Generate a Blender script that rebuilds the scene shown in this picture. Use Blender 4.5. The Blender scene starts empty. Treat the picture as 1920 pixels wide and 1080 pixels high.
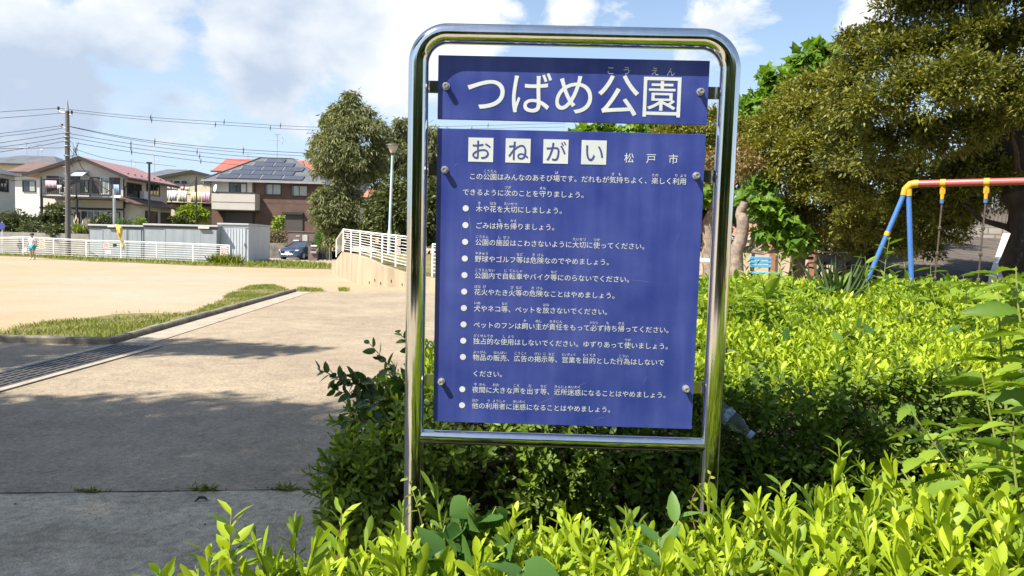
import bpy, math, random
import numpy as np
from mathutils import Vector, Matrix
random.seed(7); rng = np.random.default_rng(11)
S = bpy.context.scene; COL = S.collection
rad = math.radians

# ------------------------------------------------------------------ camera
F = 1400.0; CX, CY = 960.0, 540.0; EYE = Vector((0, 0, 1.5))
_p, _r = rad(3.2025), rad(1.48)
_fw = Vector((0, math.cos(_p), -math.sin(_p))); _rt0 = Vector((1, 0, 0)); _up0 = _rt0.cross(_fw)
RT = math.cos(_r) * _rt0 + math.sin(_r) * _up0; UP = math.cos(_r) * _up0 - math.sin(_r) * _rt0; FW = _fw
cd = bpy.data.cameras.new('camera'); cam = bpy.data.objects.new('camera', cd); COL.objects.link(cam)
cd.sensor_width = 36.0; cd.lens = 36.0 * F / 1920.0; cd.clip_end = 3000; cd.clip_start = 0.05
m3 = Matrix((RT, UP, -FW)).transposed()
cam.matrix_world = Matrix.Translation(EYE) @ m3.to_4x4()
S.camera = cam

def ray(px, py): return RT * ((px - CX) / F) - UP * ((py - CY) / F) + FW
def at(px, py, Y):                       # world point on a sight line at depth Y
    d = ray(px, py); return EYE + d * (Y / d.y)
def ground(px, py, z=0.0):
    d = ray(px, py); return EYE + d * ((z - EYE.z) / d.z)
def atx(px, py, X):                      # world point on a sight line at side distance X
    d = ray(px, py); return EYE + d * (X / d.x)

# ------------------------------------------------------------------ sun, sky, exposure
SUN_TO = Vector((-1.3, -1.0, 2.0)).normalized()
sl = bpy.data.lights.new('sun', 'SUN'); sl.energy = 5.0; sl.angle = rad(0.5); sl.color = (1.0, 0.93, 0.82)
so = bpy.data.objects.new('sun', sl); COL.objects.link(so)
so.rotation_euler = SUN_TO.to_track_quat('Z', 'Y').to_euler(); so.location = (-20, -15, 40)
S.view_settings.view_transform = 'Standard'; S.view_settings.look = 'None'
S.view_settings.gamma = 1.0; S.view_settings.exposure = 1.02; S.view_settings.use_curve_mapping = False
S.cycles.max_bounces = 8; S.cycles.transparent_max_bounces = 12
S.cycles.use_denoising = True

W = bpy.data.worlds.new("World"); S.world = W; W.use_nodes = True
nt = W.node_tree; N = nt.nodes; L = nt.links
for n in list(N): N.remove(n)
out = N.new('ShaderNodeOutputWorld'); bg = N.new('ShaderNodeBackground'); L.new(bg.outputs[0], out.inputs[0])
sky = N.new('ShaderNodeTexSky'); sky.sky_type = 'NISHITA'; sky.sun_disc = False
sky.sun_elevation = math.asin(SUN_TO.z); sky.sun_rotation = math.atan2(SUN_TO.x, SUN_TO.y) % (2 * math.pi)
sky.air_density = 1.0; sky.dust_density = 0.7; sky.ozone_density = 1.2
bg.inputs[1].default_value = 0.098
def wmath(op, a, b=None, c=None, clamp=False):
    n = N.new('ShaderNodeMath'); n.operation = op; n.use_clamp = clamp
    for i, v in enumerate((a, b, c)):
        if v is None: continue
        if hasattr(v, 'links') or hasattr(v, 'is_output'): L.new(v, n.inputs[i])
        else: n.inputs[i].default_value = v
    return n.outputs[0]
tc = N.new('ShaderNodeTexCoord'); sep = N.new('ShaderNodeSeparateXYZ'); L.new(tc.outputs['Generated'], sep.inputs[0])
dirn = tc.outputs['Generated']
mp = N.new('ShaderNodeMapping'); L.new(dirn, mp.inputs[0]); mp.inputs['Scale'].default_value = (1.0, 1.0, 1.5)
mp.inputs['Location'].default_value = (0.37, 0.11, 0.2)
no = N.new('ShaderNodeTexNoise'); no.inputs['Scale'].default_value = 6.0; no.inputs['Detail'].default_value = 10; no.inputs['Roughness'].default_value = 0.62
no.inputs['Distortion'].default_value = 0.25; L.new(mp.outputs[0], no.inputs['Vector'])
def blob(px, py, r, soft=0.6):            # a soft patch of cloud around one direction of the sky
    d = ray(px, py).normalized()
    vm = N.new('ShaderNodeVectorMath'); vm.operation = 'DISTANCE'; L.new(dirn, vm.inputs[0]); vm.inputs[1].default_value = d
    mr = N.new('ShaderNodeMapRange'); mr.interpolation_type = 'SMOOTHSTEP'; L.new(vm.outputs['Value'], mr.inputs[0])
    mr.inputs[1].default_value = r / F; mr.inputs[2].default_value = r / F * (1 - soft); mr.inputs[3].default_value = 0; mr.inputs[4].default_value = 1
    return mr.outputs[0]
cum = None
for (px, py, r, a) in [(540, 70, 230, .5), (700, 40, 260, .55), (850, 60, 190, .45), (620, 150, 220, .3), (230, 20, 200, .35),
                       (60, 30, 240, .3), (90, 160, 170, .36), (280, 190, 150, .22), (1072, 25, 100, .24), (1160, 42, 90, .2), (1390, 20, 190, .18),
                       (1640, 20, 120, .34), (-300, 100, 500, .4), (0, 330, 200, .2), (330, 260, 200, .2), (1000, 120, 120, .2), (1250, 150, 90, .05), (2300, 100, 400, .3)]:
    b = wmath('MULTIPLY', blob(px, py, r, .85), a); cum = b if cum is None else wmath('MAXIMUM', cum, b)
for (vx, vy, vz, r, a) in [(0, -.8, .6, 1500, .16), (-.85, -.3, .45, 1100, .16), (.85, -.3, .5, 1100, .14), (0, .1, 1, 900, .12)]:  # unseen clouds behind and overhead, added to brighten and whiten the ambient light
    d_ = Vector((vx, vy, vz)).normalized(); vmn = N.new('ShaderNodeVectorMath'); vmn.operation = 'DISTANCE'; L.new(dirn, vmn.inputs[0]); vmn.inputs[1].default_value = d_
    mrn = N.new('ShaderNodeMapRange'); mrn.interpolation_type = 'SMOOTHSTEP'; L.new(vmn.outputs['Value'], mrn.inputs[0]); mrn.inputs[1].default_value = r / F; mrn.inputs[2].default_value = r / F * .3; mrn.inputs[3].default_value = 0; mrn.inputs[4].default_value = a
    cum = wmath('MAXIMUM', cum, mrn.outputs[0])
dens = wmath('ADD', no.outputs['Fac'], cum)
dens = wmath('MULTIPLY', wmath('SUBTRACT', dens, 0.69), 8.5, clamp=True)
no2 = N.new('ShaderNodeTexNoise'); no2.inputs['Scale'].default_value = 7.0; no2.inputs['Detail'].default_value = 7; L.new(mp.outputs[0], no2.inputs['Vector'])
gr = wmath('MULTIPLY', wmath('SUBTRACT', wmath('ADD', no2.outputs['Fac'], wmath('ADD', wmath('MULTIPLY', sep.outputs['Z'], .30), wmath('MULTIPLY', sep.outputs['X'], .30))), 0.31), 2.9, clamp=True)
ccol = N.new('ShaderNodeMix'); ccol.data_type = 'RGBA'; L.new(gr, ccol.inputs['Factor'])
ccol.inputs['A'].default_value = (2.9, 3.45, 4.3, 1); ccol.inputs['B'].default_value = (5.7, 5.8, 5.9, 1)
# pale veil of thin cloud low in the sky
veil = N.new('ShaderNodeMapRange'); veil.interpolation_type = 'SMOOTHSTEP'; L.new(sep.outputs['Z'], veil.inputs[0])
veil.inputs[1].default_value = 0.42; veil.inputs[2].default_value = 0.02; veil.inputs[3].default_value = 0.12; veil.inputs[4].default_value = 0.85
vside = N.new('ShaderNodeMapRange'); L.new(sep.outputs['X'], vside.inputs[0]); vside.inputs[1].default_value = 0.45; vside.inputs[2].default_value = -0.25
vside.inputs[3].default_value = 0.6; vside.inputs[4].default_value = 1.0
vf = wmath('MULTIPLY', veil.outputs[0], vside.outputs[0])
vm_ = N.new('ShaderNodeMix'); vm_.data_type = 'RGBA'; L.new(vf, vm_.inputs['Factor']); L.new(sky.outputs[0], vm_.inputs['A'])
vm_.inputs['B'].default_value = (3.3, 4.2, 5.3, 1)
cm_ = N.new('ShaderNodeMix'); cm_.data_type = 'RGBA'; L.new(dens, cm_.inputs['Factor']); L.new(vm_.outputs['Result'], cm_.inputs['A']); L.new(ccol.outputs['Result'], cm_.inputs['B'])
L.new(cm_.outputs['Result'], bg.inputs[0])

# ------------------------------------------------------------------ materials
MATS = {}
def mk(name, c1, c2=None, scale=6.0, rough=0.8, metal=0.0, bump=0.0, bscale=None, detail=4, stretch=None, spec=0.5, coat=0.0, lo=0.35, hi=0.65, rough2=None):
    m = bpy.data.materials.new(name); m.use_nodes = True; MATS[name] = m
    n = m.node_tree.nodes; l = m.node_tree.links; b = n['Principled BSDF']
    b.inputs['Roughness'].default_value = rough; b.inputs['Metallic'].default_value = metal
    b.inputs['Specular IOR Level'].default_value = spec; b.inputs['Coat Weight'].default_value = coat
    c2 = c2 or tuple(x * 0.8 for x in c1)
    t = n.new('ShaderNodeTexCoord'); mpn = n.new('ShaderNodeMapping'); l.new(t.outputs['Object'], mpn.inputs[0])
    if stretch: mpn.inputs['Scale'].default_value = stretch
    x = n.new('ShaderNodeTexNoise'); x.inputs['Scale'].default_value = scale; x.inputs['Detail'].default_value = detail; x.inputs['Roughness'].default_value = .6
    l.new(mpn.outputs[0], x.inputs['Vector'])
    r = n.new('ShaderNodeValToRGB'); l.new(x.outputs['Fac'], r.inputs[0])
    r.color_ramp.elements[0].position = lo; r.color_ramp.elements[1].position = hi
    r.color_ramp.elements[0].color = (*c2, 1); r.color_ramp.elements[1].color = (*c1, 1)
    l.new(r.outputs[0], b.inputs['Base Color'])
    if rough2 is not None:
        rr = n.new('ShaderNodeMapRange'); l.new(x.outputs['Fac'], rr.inputs[0]); rr.inputs[1].default_value = lo; rr.inputs[2].default_value = hi
        rr.inputs[3].default_value = rough2; rr.inputs[4].default_value = rough; l.new(rr.outputs[0], b.inputs['Roughness'])
    if bump:
        y = n.new('ShaderNodeTexNoise'); y.inputs['Scale'].default_value = bscale or scale * 6; y.inputs['Detail'].default_value = 6
        l.new(mpn.outputs[0], y.inputs['Vector'])
        bp = n.new('ShaderNodeBump'); bp.inputs['Strength'].default_value = bump; bp.inputs['Distance'].default_value = 0.02
        l.new(y.outputs['Fac'], bp.inputs['Height']); l.new(bp.outputs[0], b.inputs['Normal'])
    return m

def leafmat(name, dark, light, trans=0.35, rough=0.5, gloss=0.36, tmul=1.25):
    m = bpy.data.materials.new(name); m.use_nodes = True; MATS[name] = m
    n = m.node_tree.nodes; l = m.node_tree.links; b = n['Principled BSDF']; o = n['Material Output']
    a = n.new('ShaderNodeAttribute'); a.attribute_name = 'tint'
    r = n.new('ShaderNodeValToRGB'); l.new(a.outputs['Fac'], r.inputs[0])
    r.color_ramp.elements[0].color = (*dark, 1); r.color_ramp.elements[1].color = (*light, 1)
    b.inputs['Roughness'].default_value = rough; b.inputs['Specular IOR Level'].default_value = gloss
    l.new(r.outputs[0], b.inputs['Base Color'])
    t = n.new('ShaderNodeBsdfTranslucent')
    mul = n.new('ShaderNodeMix'); mul.data_type = 'RGBA'; mul.blend_type = 'MULTIPLY'; mul.inputs['Factor'].default_value = 1
    l.new(r.outputs[0], mul.inputs['A']); mul.inputs['B'].default_value = (tmul * 1.05, tmul, tmul * .5, 1)
    l.new(mul.outputs['Result'], t.inputs['Color'])
    mx = n.new('ShaderNodeMixShader'); mx.inputs[0].default_value = trans
    l.new(b.outputs[0], mx.inputs[1]); l.new(t.outputs[0], mx.inputs[2]); l.new(mx.outputs[0], o.inputs[0])
    return m

M = MATS
mk('chrome', (0.72, 0.73, 0.72), (0.64, 0.65, 0.64), 30, 0.11, 1.0, stretch=(1, 1, .05), rough2=.05)
mk('steel', (0.55, 0.55, 0.53), (0.4, 0.4, 0.39), 60, 0.38, 0.6)
mk('bracket_steel', (0.5, 0.5, 0.48), (0.42, 0.42, 0.4), 8, 0.16, 1.0)
mk('white_film', (0.57, 0.605, 0.60), (0.50, 0.54, 0.545), 9, 0.55)
mk('white_paint', (0.78, 0.78, 0.75), (0.68, 0.68, 0.65), 4, 0.45)
mk('ink_blue', (0.045, 0.06, 0.24), (0.04, 0.055, 0.22), 9, 0.5)
mk('notice_paper', (0.75, 0.62, 0.5), (0.7, 0.55, 0.42), 3, 0.7)
mk('notice_red', (0.6, 0.14, 0.06), (0.5, 0.1, 0.05), 8, 0.7)
mk('paper_white', (0.75, 0.75, 0.72), (0.68, 0.68, 0.66), 3, 0.7)
mk('kerb_concrete', (0.25, 0.215, 0.165), (0.13, 0.115, 0.09), 5, 0.9, bump=.3)
mk('gutter_concrete', (0.40, 0.34, 0.26), (0.30, 0.26, 0.20), 4, 0.9, bump=.3, bscale=50)
mk('grate_steel', (0.12, 0.11, 0.10), (0.07, 0.065, 0.06), 12, 0.6, 0.4)
mk('wall_concrete', (0.44, 0.355, 0.245), (0.29, 0.23, 0.16), 3.0, 0.9, stretch=(1, 1, .12), bump=.25, bscale=30, detail=8)
mk('stone_wall', (0.22, 0.20, 0.17), (0.10, 0.09, 0.08), 1.4, 0.95, bump=.8, bscale=4)
mk('retaining_grey', (0.32, 0.30, 0.27), (0.22, 0.21, 0.19), 1.5, 0.9)
mk('siding_white', (0.62, 0.60, 0.54), (0.56, 0.54, 0.49), 1.2, 0.8)
mk('wall_cream', (0.62, 0.56, 0.40), (0.56, 0.50, 0.36), 1.2, 0.8)
mk('wall_grey_white', (0.60, 0.60, 0.58), (0.55, 0.55, 0.53), 1.2, 0.8)
mk('soffit', (0.5, 0.45, 0.36), None, 2, 0.8)
mk('dark_trim', (0.035, 0.028, 0.025), (0.025, 0.02, 0.02), 2, 0.5)
mk('dark_panel', (0.075, 0.068, 0.062), (0.06, 0.055, 0.05), 3, 0.6)
mk('black_metal', (0.02, 0.02, 0.022), (0.015, 0.015, 0.016), 3, 0.4)
mk('roof_pink', (0.36, 0.20, 0.19), (0.29, 0.16, 0.155), 1.5, 0.6, bump=.2, bscale=3)
mk('roof_brown', (0.17, 0.11, 0.09), (0.12, 0.08, 0.065), 1.5, 0.7, bump=.2, bscale=4)
mk('roof_grey', (0.13, 0.135, 0.145), (0.09, 0.095, 0.105), 1.0, 0.55, bump=.2, bscale=5)
mk('roof_red', (0.46, 0.115, 0.08), (0.38, 0.095, 0.065), 1.5, 0.6)
mk('solar', (0.075, 0.082, 0.105), (0.055, 0.062, 0.082), 2.5, 0.35, spec=.6)
mk('solar_frame', (0.45, 0.45, 0.45), None, 2, 0.35, 0.6)
mk('brick_brown', (0.135, 0.080, 0.060), (0.095, 0.056, 0.044), 1.2, 0.85, detail=8, bump=.4, bscale=9)
mk('balcony_panel', (0.50, 0.47, 0.42), (0.45, 0.42, 0.38), .7, 0.7)
mk('glass', (0.035, 0.045, 0.05), (0.02, 0.03, 0.035), 0.8, 0.06, spec=1.0)
mk('curtain', (0.42, 0.45, 0.42), (0.3, 0.33, 0.31), 3, 0.3, stretch=(8, 1, .3))
mk('window_frame_dark', (0.03, 0.028, 0.027), None, 2, 0.4)
mk('window_frame_white', (0.65, 0.66, 0.66), None, 2, 0.4)
mk('shutter', (0.085, 0.072, 0.068), (0.06, 0.052, 0.05), 1.5, 0.5, stretch=(.3, .3, 14))
mk('shed_grey', (0.30, 0.335, 0.36), (0.25, 0.28, 0.305), 1.0, 0.6, stretch=(3, 3, .6))
mk('shed_light', (0.50, 0.53, 0.57), (0.44, 0.47, 0.51), 1.0, 0.5, stretch=(3, 3, .6))
mk('shed_roof', (0.42, 0.44, 0.45), (0.35, 0.37, 0.38), 1.0, 0.5)
mk('pole_concrete', (0.15, 0.138, 0.125), (0.105, 0.096, 0.088), 2, 0.85, stretch=(1, 1, .2))
mk('wire', (0.035, 0.035, 0.04), None, 2, 0.6)
mk('galvanised', (0.42, 0.44, 0.45), (0.34, 0.36, 0.37), 3, 0.4, 0.5)
mk('lamp_post', (0.45, 0.58, 0.60), (0.38, 0.50, 0.52), 3, 0.45)
mk('lamp_cap', (0.09, 0.085, 0.08), None, 3, 0.5)
mk('lamp_glass', (0.55, 0.5, 0.42), (0.4, 0.36, 0.3), 6, 0.15)
mk('banner_yellow', (0.75, 0.60, 0.10), (0.68, 0.5, 0.07), 3, 0.7)
mk('cloth_white', (0.74, 0.76, 0.80), (0.62, 0.64, 0.70), 4, 0.9, stretch=(3, 3, .5))
mk('cloth_cream', (0.70, 0.66, 0.55), (0.6, 0.56, 0.46), 4, 0.9, stretch=(3, 3, .5))
mk('cloth_yellow', (0.72, 0.62, 0.36), (0.62, 0.52, 0.28), 4, 0.9, stretch=(3, 3, .5))
mk('cloth_pink', (0.72, 0.47, 0.55), (0.6, 0.36, 0.45), 4, 0.9, stretch=(3, 3, .5))
mk('cloth_blue', (0.28, 0.36, 0.60), (0.22, 0.3, 0.5), 4, 0.9, stretch=(3, 3, .5))
mk('awning', (0.45, 0.58, 0.65), None, 3, 0.6)
mk('car_paint', (0.045, 0.085, 0.16), (0.04, 0.078, 0.15), 3, 0.22, 0.35, coat=1.0)
mk('car_glass', (0.05, 0.065, 0.08), (0.04, 0.05, 0.065), 3, 0.06, spec=1.0)
mk('tyre', (0.018, 0.018, 0.018), None, 10, 0.9)
mk('rim', (0.5, 0.5, 0.5), None, 10, 0.3, 0.8)
mk('headlight', (0.6, 0.62, 0.65), None, 10, 0.1)
mk('plate', (0.75, 0.76, 0.75), None, 10, 0.4)
mk('gate_brown', (0.16, 0.115, 0.1), (0.12, 0.088, 0.078), 3, 0.8, bump=.2)
mk('nameplate', (0.5, 0.48, 0.45), None, 3, 0.5)
mk('bark', (0.24, 0.18, 0.13), (0.10, 0.075, 0.055), 9, 0.95, stretch=(1, 1, .3), bump=.8, bscale=22)
mk('bark_dark', (0.05, 0.038, 0.03), (0.02, 0.016, 0.013), 7, 0.95, stretch=(1, 1, .25), bump=.9, bscale=18)  # darkened to near black to carry the shade on the big trunk
mk('bark_pale', (0.30, 0.24, 0.19), (0.17, 0.135, 0.105), 10, 0.95, bump=.5, bscale=25)
mk('twig', (0.12, 0.075, 0.045), (0.06, 0.04, 0.025), 20, 0.9)
mk('stem_green', (0.26, 0.30, 0.07), (0.2, 0.22, 0.05), 20, 0.6)
mk('stem_red', (0.22, 0.11, 0.05), (0.16, 0.08, 0.04), 20, 0.6)
mk('soil_and_hedge_fill', (0.035, 0.030, 0.018), (0.012, 0.012, 0.007), 14, 1.0, bump=1.0, bscale=40)  # real soil, also the colour of the dark hull added inside the hedges
mk('swing_red', (0.46, 0.10, 0.095), (0.40, 0.085, 0.08), 3, 0.35)
mk('swing_yellow', (0.72, 0.36, 0.02), (0.64, 0.3, 0.02), 5, 0.4)
mk('swing_blue', (0.06, 0.17, 0.48), (0.05, 0.15, 0.42), 4, 0.35)
mk('chain', (0.16, 0.12, 0.09), (0.1, 0.075, 0.06), 20, 0.5, 0.6)
mk('bench_blue', (0.12, 0.42, 0.62), (0.1, 0.36, 0.55), 6, 0.5)
mk('house_beige', (0.62, 0.50, 0.38), (0.56, 0.45, 0.34), 1, 0.85)
mk('roof_orange', (0.42, 0.20, 0.11), (0.32, 0.15, 0.085), 3, 0.7, bump=.3, bscale=6)
mk('white_slab', (0.66, 0.62, 0.55), (0.55, 0.5, 0.44), 2, 0.85)
mk('skin', (0.42, 0.24, 0.16), (0.38, 0.21, 0.14), 10, 0.6)
mk('hair', (0.015, 0.012, 0.011), None, 20, 0.5)
mk('shirt', (0.74, 0.75, 0.80), (0.68, 0.69, 0.75), 6, 0.9)
mk('shorts', (0.05, 0.34, 0.36), (0.04, 0.28, 0.3), 6, 0.8)
mk('shoe', (0.66, 0.68, 0.74), (0.4, 0.45, 0.6), 20, 0.6)
mk('dry_leaf', (0.15, 0.085, 0.04), (0.06, 0.04, 0.025), 20, 0.9)
mk('plume', (0.62, 0.54, 0.36), None, 8, 0.9)
mk('rock', (0.2, 0.17, 0.14), (0.04, 0.035, 0.03), 2, 0.9, bump=.6, bscale=8)

def tweak_voronoi_speckle(name, c1, c2, c3, s1, s2, bump, bscale, amp=1.0):
    """ground materials: broad patches, fine grain and scattered stones"""
    m = bpy.data.materials.new(name); m.use_nodes = True; M[name] = m
    n = m.node_tree.nodes; l = m.node_tree.links; b = n['Principled BSDF']; b.inputs['Roughness'].default_value = .95; b.inputs['Specular IOR Level'].default_value = .12
    t = n.new('ShaderNodeTexCoord')
    a = n.new('ShaderNodeTexNoise'); a.inputs['Scale'].default_value = s1; a.inputs['Detail'].default_value = 6; a.inputs['Roughness'].default_value = .6; l.new(t.outputs['Object'], a.inputs['Vector'])
    r = n.new('ShaderNodeValToRGB'); l.new(a.outputs['Fac'], r.inputs[0]); r.color_ramp.elements[0].position = .38; r.color_ramp.elements[1].position = .62
    r.color_ramp.elements[0].color = (*c1, 1); r.color_ramp.elements[1].color = (*c2, 1)
    g = n.new('ShaderNodeTexNoise'); g.inputs['Scale'].default_value = s2; g.inputs['Detail'].default_value = 5; g.inputs['Roughness'].default_value = .75; l.new(t.outputs['Object'], g.inputs['Vector'])
    gr_ = n.new('ShaderNodeMapRange'); l.new(g.outputs['Fac'], gr_.inputs[0]); gr_.inputs[1].default_value = .32; gr_.inputs[2].default_value = .68; gr_.inputs[3].default_value = 1 - .32 * amp; gr_.inputs[4].default_value = 1 + .28 * amp
    mu = n.new('ShaderNodeMix'); mu.data_type = 'RGBA'; mu.blend_type = 'MULTIPLY'; mu.inputs['Factor'].default_value = 1
    l.new(r.outputs[0], mu.inputs['A']); l.new(gr_.outputs[0], mu.inputs['B'])
    st = n.new('ShaderNodeTexNoise'); st.inputs['Scale'].default_value = s1 * 7; st.inputs['Detail'].default_value = 7; st.inputs['Roughness'].default_value = .65; st.inputs['Distortion'].default_value = .8; l.new(t.outputs['Object'], st.inputs['Vector'])
    sr = n.new('ShaderNodeMapRange'); l.new(st.outputs['Fac'], sr.inputs[0]); sr.inputs[1].default_value = .3; sr.inputs[2].default_value = .6; sr.inputs[3].default_value = 1 - .20 * amp; sr.inputs[4].default_value = 1 + .06 * amp
    mu0 = n.new('ShaderNodeMix'); mu0.data_type = 'RGBA'; mu0.blend_type = 'MULTIPLY'; mu0.inputs['Factor'].default_value = 1; l.new(mu.outputs['Result'], mu0.inputs['A']); l.new(sr.outputs[0], mu0.inputs['B']); mu = mu0
    v = n.new('ShaderNodeTexVoronoi'); v.inputs['Scale'].default_value = bscale; l.new(t.outputs['Object'], v.inputs['Vector'])
    vr = n.new('ShaderNodeMapRange'); l.new(v.outputs['Color'], vr.inputs[0]); vr.inputs[1].default_value = .80; vr.inputs[2].default_value = .98; vr.inputs[3].default_value = 0; vr.inputs[4].default_value = .55
    mu2 = n.new('ShaderNodeMix'); mu2.data_type = 'RGBA'; l.new(vr.outputs[0], mu2.inputs['Factor']); l.new(mu.outputs['Result'], mu2.inputs['A']); mu2.inputs['B'].default_value = (*c3, 1)
    l.new(mu2.outputs['Result'], b.inputs['Base Color'])
    bp = n.new('ShaderNodeBump'); bp.inputs['Strength'].default_value = bump; bp.inputs['Distance'].default_value = .01
    l.new(v.outputs['Distance'], bp.inputs['Height']); bp2 = n.new('ShaderNodeBump'); bp2.inputs['Strength'].default_value = bump; bp2.inputs['Distance'].default_value = .015
    l.new(g.outputs['Fac'], bp2.inputs['Height']); l.new(bp.outputs[0], bp2.inputs['Normal']); l.new(bp2.outputs[0], b.inputs['Normal'])
    return m
tweak_voronoi_speckle('asphalt', (0.298, 0.242, 0.176), (0.37, 0.303, 0.219), (0.48, 0.41, 0.32), 0.5, 26, .55, 90)
tweak_voronoi_speckle('apron_concrete', (0.37, 0.305, 0.215), (0.52, 0.44, 0.32), (0.55, 0.49, 0.39), 1.6, 22, .6, 70)
tweak_voronoi_speckle('dirt', (0.385, 0.275, 0.165), (0.37, 0.315, 0.24), (0.43, 0.38, 0.31), 0.13, 14.0, .2, 40, .4)
tweak_voronoi_speckle('driveway', (0.36, 0.32, 0.27), (0.44, 0.39, 0.33), (0.5, 0.45, 0.38), 0.4, 6, .2, 20)
tweak_voronoi_speckle('soil_bank', (0.16, 0.15, 0.06), (0.24, 0.20, 0.10), (0.3, 0.26, 0.16), 0.8, 8, .5, 20)

# sign panel blue with faint vertical weathering streaks, scuffs
def panel_mat():
    m = bpy.data.materials.new('panel_blue'); m.use_nodes = True; M['panel_blue'] = m
    n = m.node_tree.nodes; l = m.node_tree.links; b = n['Principled BSDF']; b.inputs['Roughness'].default_value = .34; b.inputs['Specular IOR Level'].default_value = .5
    t = n.new('ShaderNodeTexCoord'); mpn = n.new('ShaderNodeMapping'); mpn.inputs['Scale'].default_value = (9, 1, .8); l.new(t.outputs['Object'], mpn.inputs[0])
    x = n.new('ShaderNodeTexNoise'); x.inputs['Scale'].default_value = 2.2; x.inputs['Detail'].default_value = 6; l.new(mpn.outputs[0], x.inputs['Vector'])
    y = n.new('ShaderNodeTexNoise'); y.inputs['Scale'].default_value = 7; y.inputs['Detail'].default_value = 8; l.new(t.outputs['Object'], y.inputs['Vector'])
    ad = n.new('ShaderNodeMath'); ad.operation = 'MULTIPLY'; l.new(x.outputs['Fac'], ad.inputs[0]); l.new(y.outputs['Fac'], ad.inputs[1])
    r = n.new('ShaderNodeValToRGB'); l.new(ad.outputs[0], r.inputs[0]); r.color_ramp.elements[0].position = .12; r.color_ramp.elements[1].position = .46
    r.color_ramp.elements[0].color = (0.020, 0.036, 0.20, 1); r.color_ramp.elements[1].color = (0.058, 0.080, 0.29, 1)
    l.new(r.outputs[0], b.inputs['Base Color'])
    rr = n.new('ShaderNodeMapRange'); l.new(y.outputs['Fac'], rr.inputs[0]); rr.inputs[3].default_value = .26; rr.inputs[4].default_value = .46; l.new(rr.outputs[0], b.inputs['Roughness'])
panel_mat()

# sloping paved embankment: brick courses
def block_mat(name, c1, c2, mortar, scale, bw=.5, bh=.25):
    m = bpy.data.materials.new(name); m.use_nodes = True; M[name] = m
    n = m.node_tree.nodes; l = m.node_tree.links; b = n['Principled BSDF']; b.inputs['Roughness'].default_value = .9
    t = n.new('ShaderNodeTexCoord'); br = n.new('ShaderNodeTexBrick'); br.inputs['Scale'].default_value = scale
    l.new(t.outputs['UV'], br.inputs['Vector'])
    br.inputs['Color1'].default_value = (*c1, 1); br.inputs['Color2'].default_value = (*c2, 1); br.inputs['Mortar'].default_value = (*mortar, 1)
    br.inputs['Brick Width'].default_value = bw; br.inputs['Row Height'].default_value = bh; br.inputs['Mortar Size'].default_value = .025
    ns = n.new('ShaderNodeTexNoise'); ns.inputs['Scale'].default_value = 1.5; ns.inputs['Detail'].default_value = 7; l.new(t.outputs['Object'], ns.inputs['Vector'])
    mr = n.new('ShaderNodeMapRange'); l.new(ns.outputs['Fac'], mr.inputs[0]); mr.inputs[3].default_value = .7; mr.inputs[4].default_value = 1.25
    mu = n.new('ShaderNodeMix'); mu.data_type = 'RGBA'; mu.blend_type = 'MULTIPLY'; mu.inputs['Factor'].default_value = 1
    l.new(br.outputs['Color'], mu.inputs['A']); l.new(mr.outputs[0], mu.inputs['B']); l.new(mu.outputs['Result'], b.inputs['Base Color'])
block_mat('slope_blocks', (0.115, 0.094, 0.076), (0.088, 0.073, 0.06), (0.04, 0.032, 0.026), 1.0, .9, .42)
block_mat('wall_blocks', (0.40, 0.36, 0.30), (0.34, 0.31, 0.26), (0.2, 0.18, 0.15), 1.0, .4, .2)

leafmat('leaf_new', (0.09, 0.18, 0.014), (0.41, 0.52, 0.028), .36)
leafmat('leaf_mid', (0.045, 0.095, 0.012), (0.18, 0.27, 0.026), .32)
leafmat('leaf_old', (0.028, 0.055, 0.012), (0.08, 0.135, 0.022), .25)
leafmat('leaf_vine', (0.05, 0.125, 0.026), (0.12, 0.225, 0.04), .28)
leafmat('leaf_vine_pale', (0.25, 0.36, 0.05), (0.36, 0.45, 0.07), .4)
leafmat('leaf_weed', (0.09, 0.18, 0.018), (0.25, 0.36, 0.035), .36)
leafmat('leaf_branch', (0.022, 0.055, 0.012), (0.06, 0.12, 0.025), .25, .3)
leafmat('leaf_olive', (0.042, 0.064, 0.011), (0.245, 0.245, 0.034), .28, .5, .4)
leafmat('leaf_brownish', (0.16, 0.11, 0.05), (0.30, 0.22, 0.10), .25)
leafmat('leaf_plane', (0.07, 0.16, 0.018), (0.19, 0.33, 0.03), .4)
leafmat('leaf_euca', (0.07, 0.095, 0.038), (0.26, 0.275, 0.115), .28, .55, .3)
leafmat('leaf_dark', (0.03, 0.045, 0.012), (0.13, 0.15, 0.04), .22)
leafmat('leaf_garden', (0.05, 0.07, 0.025), (0.14, 0.17, 0.06), .25)
leafmat('leaf_bright', (0.16, 0.24, 0.02), (0.3, 0.4, 0.04), .35)
leafmat('leaf_clipped', (0.05, 0.13, 0.012), (0.12, 0.25, 0.025), .3)
leafmat('leaf_dryhedge', (0.12, 0.10, 0.055), (0.30, 0.25, 0.14), .2)
leafmat('grass_blade', (0.12, 0.17, 0.025), (0.32, 0.36, 0.06), .3)
leafmat('sword_leaf', (0.05, 0.09, 0.025), (0.11, 0.17, 0.05), .2)

# clear plastic
def plastic():
    m = bpy.data.materials.new('clear_plastic'); m.use_nodes = True; M['clear_plastic'] = m
    b = m.node_tree.nodes['Principled BSDF']; b.inputs['Base Color'].default_value = (.45, .52, .50, 1); b.inputs['Transmission Weight'].default_value = .9
    b.inputs['Roughness'].default_value = .12; b.inputs['IOR'].default_value = 1.25
plastic()
mk('bottle_label', (0.35, 0.5, 0.6), (0.05, 0.08, 0.1), 30, 0.4)

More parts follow.
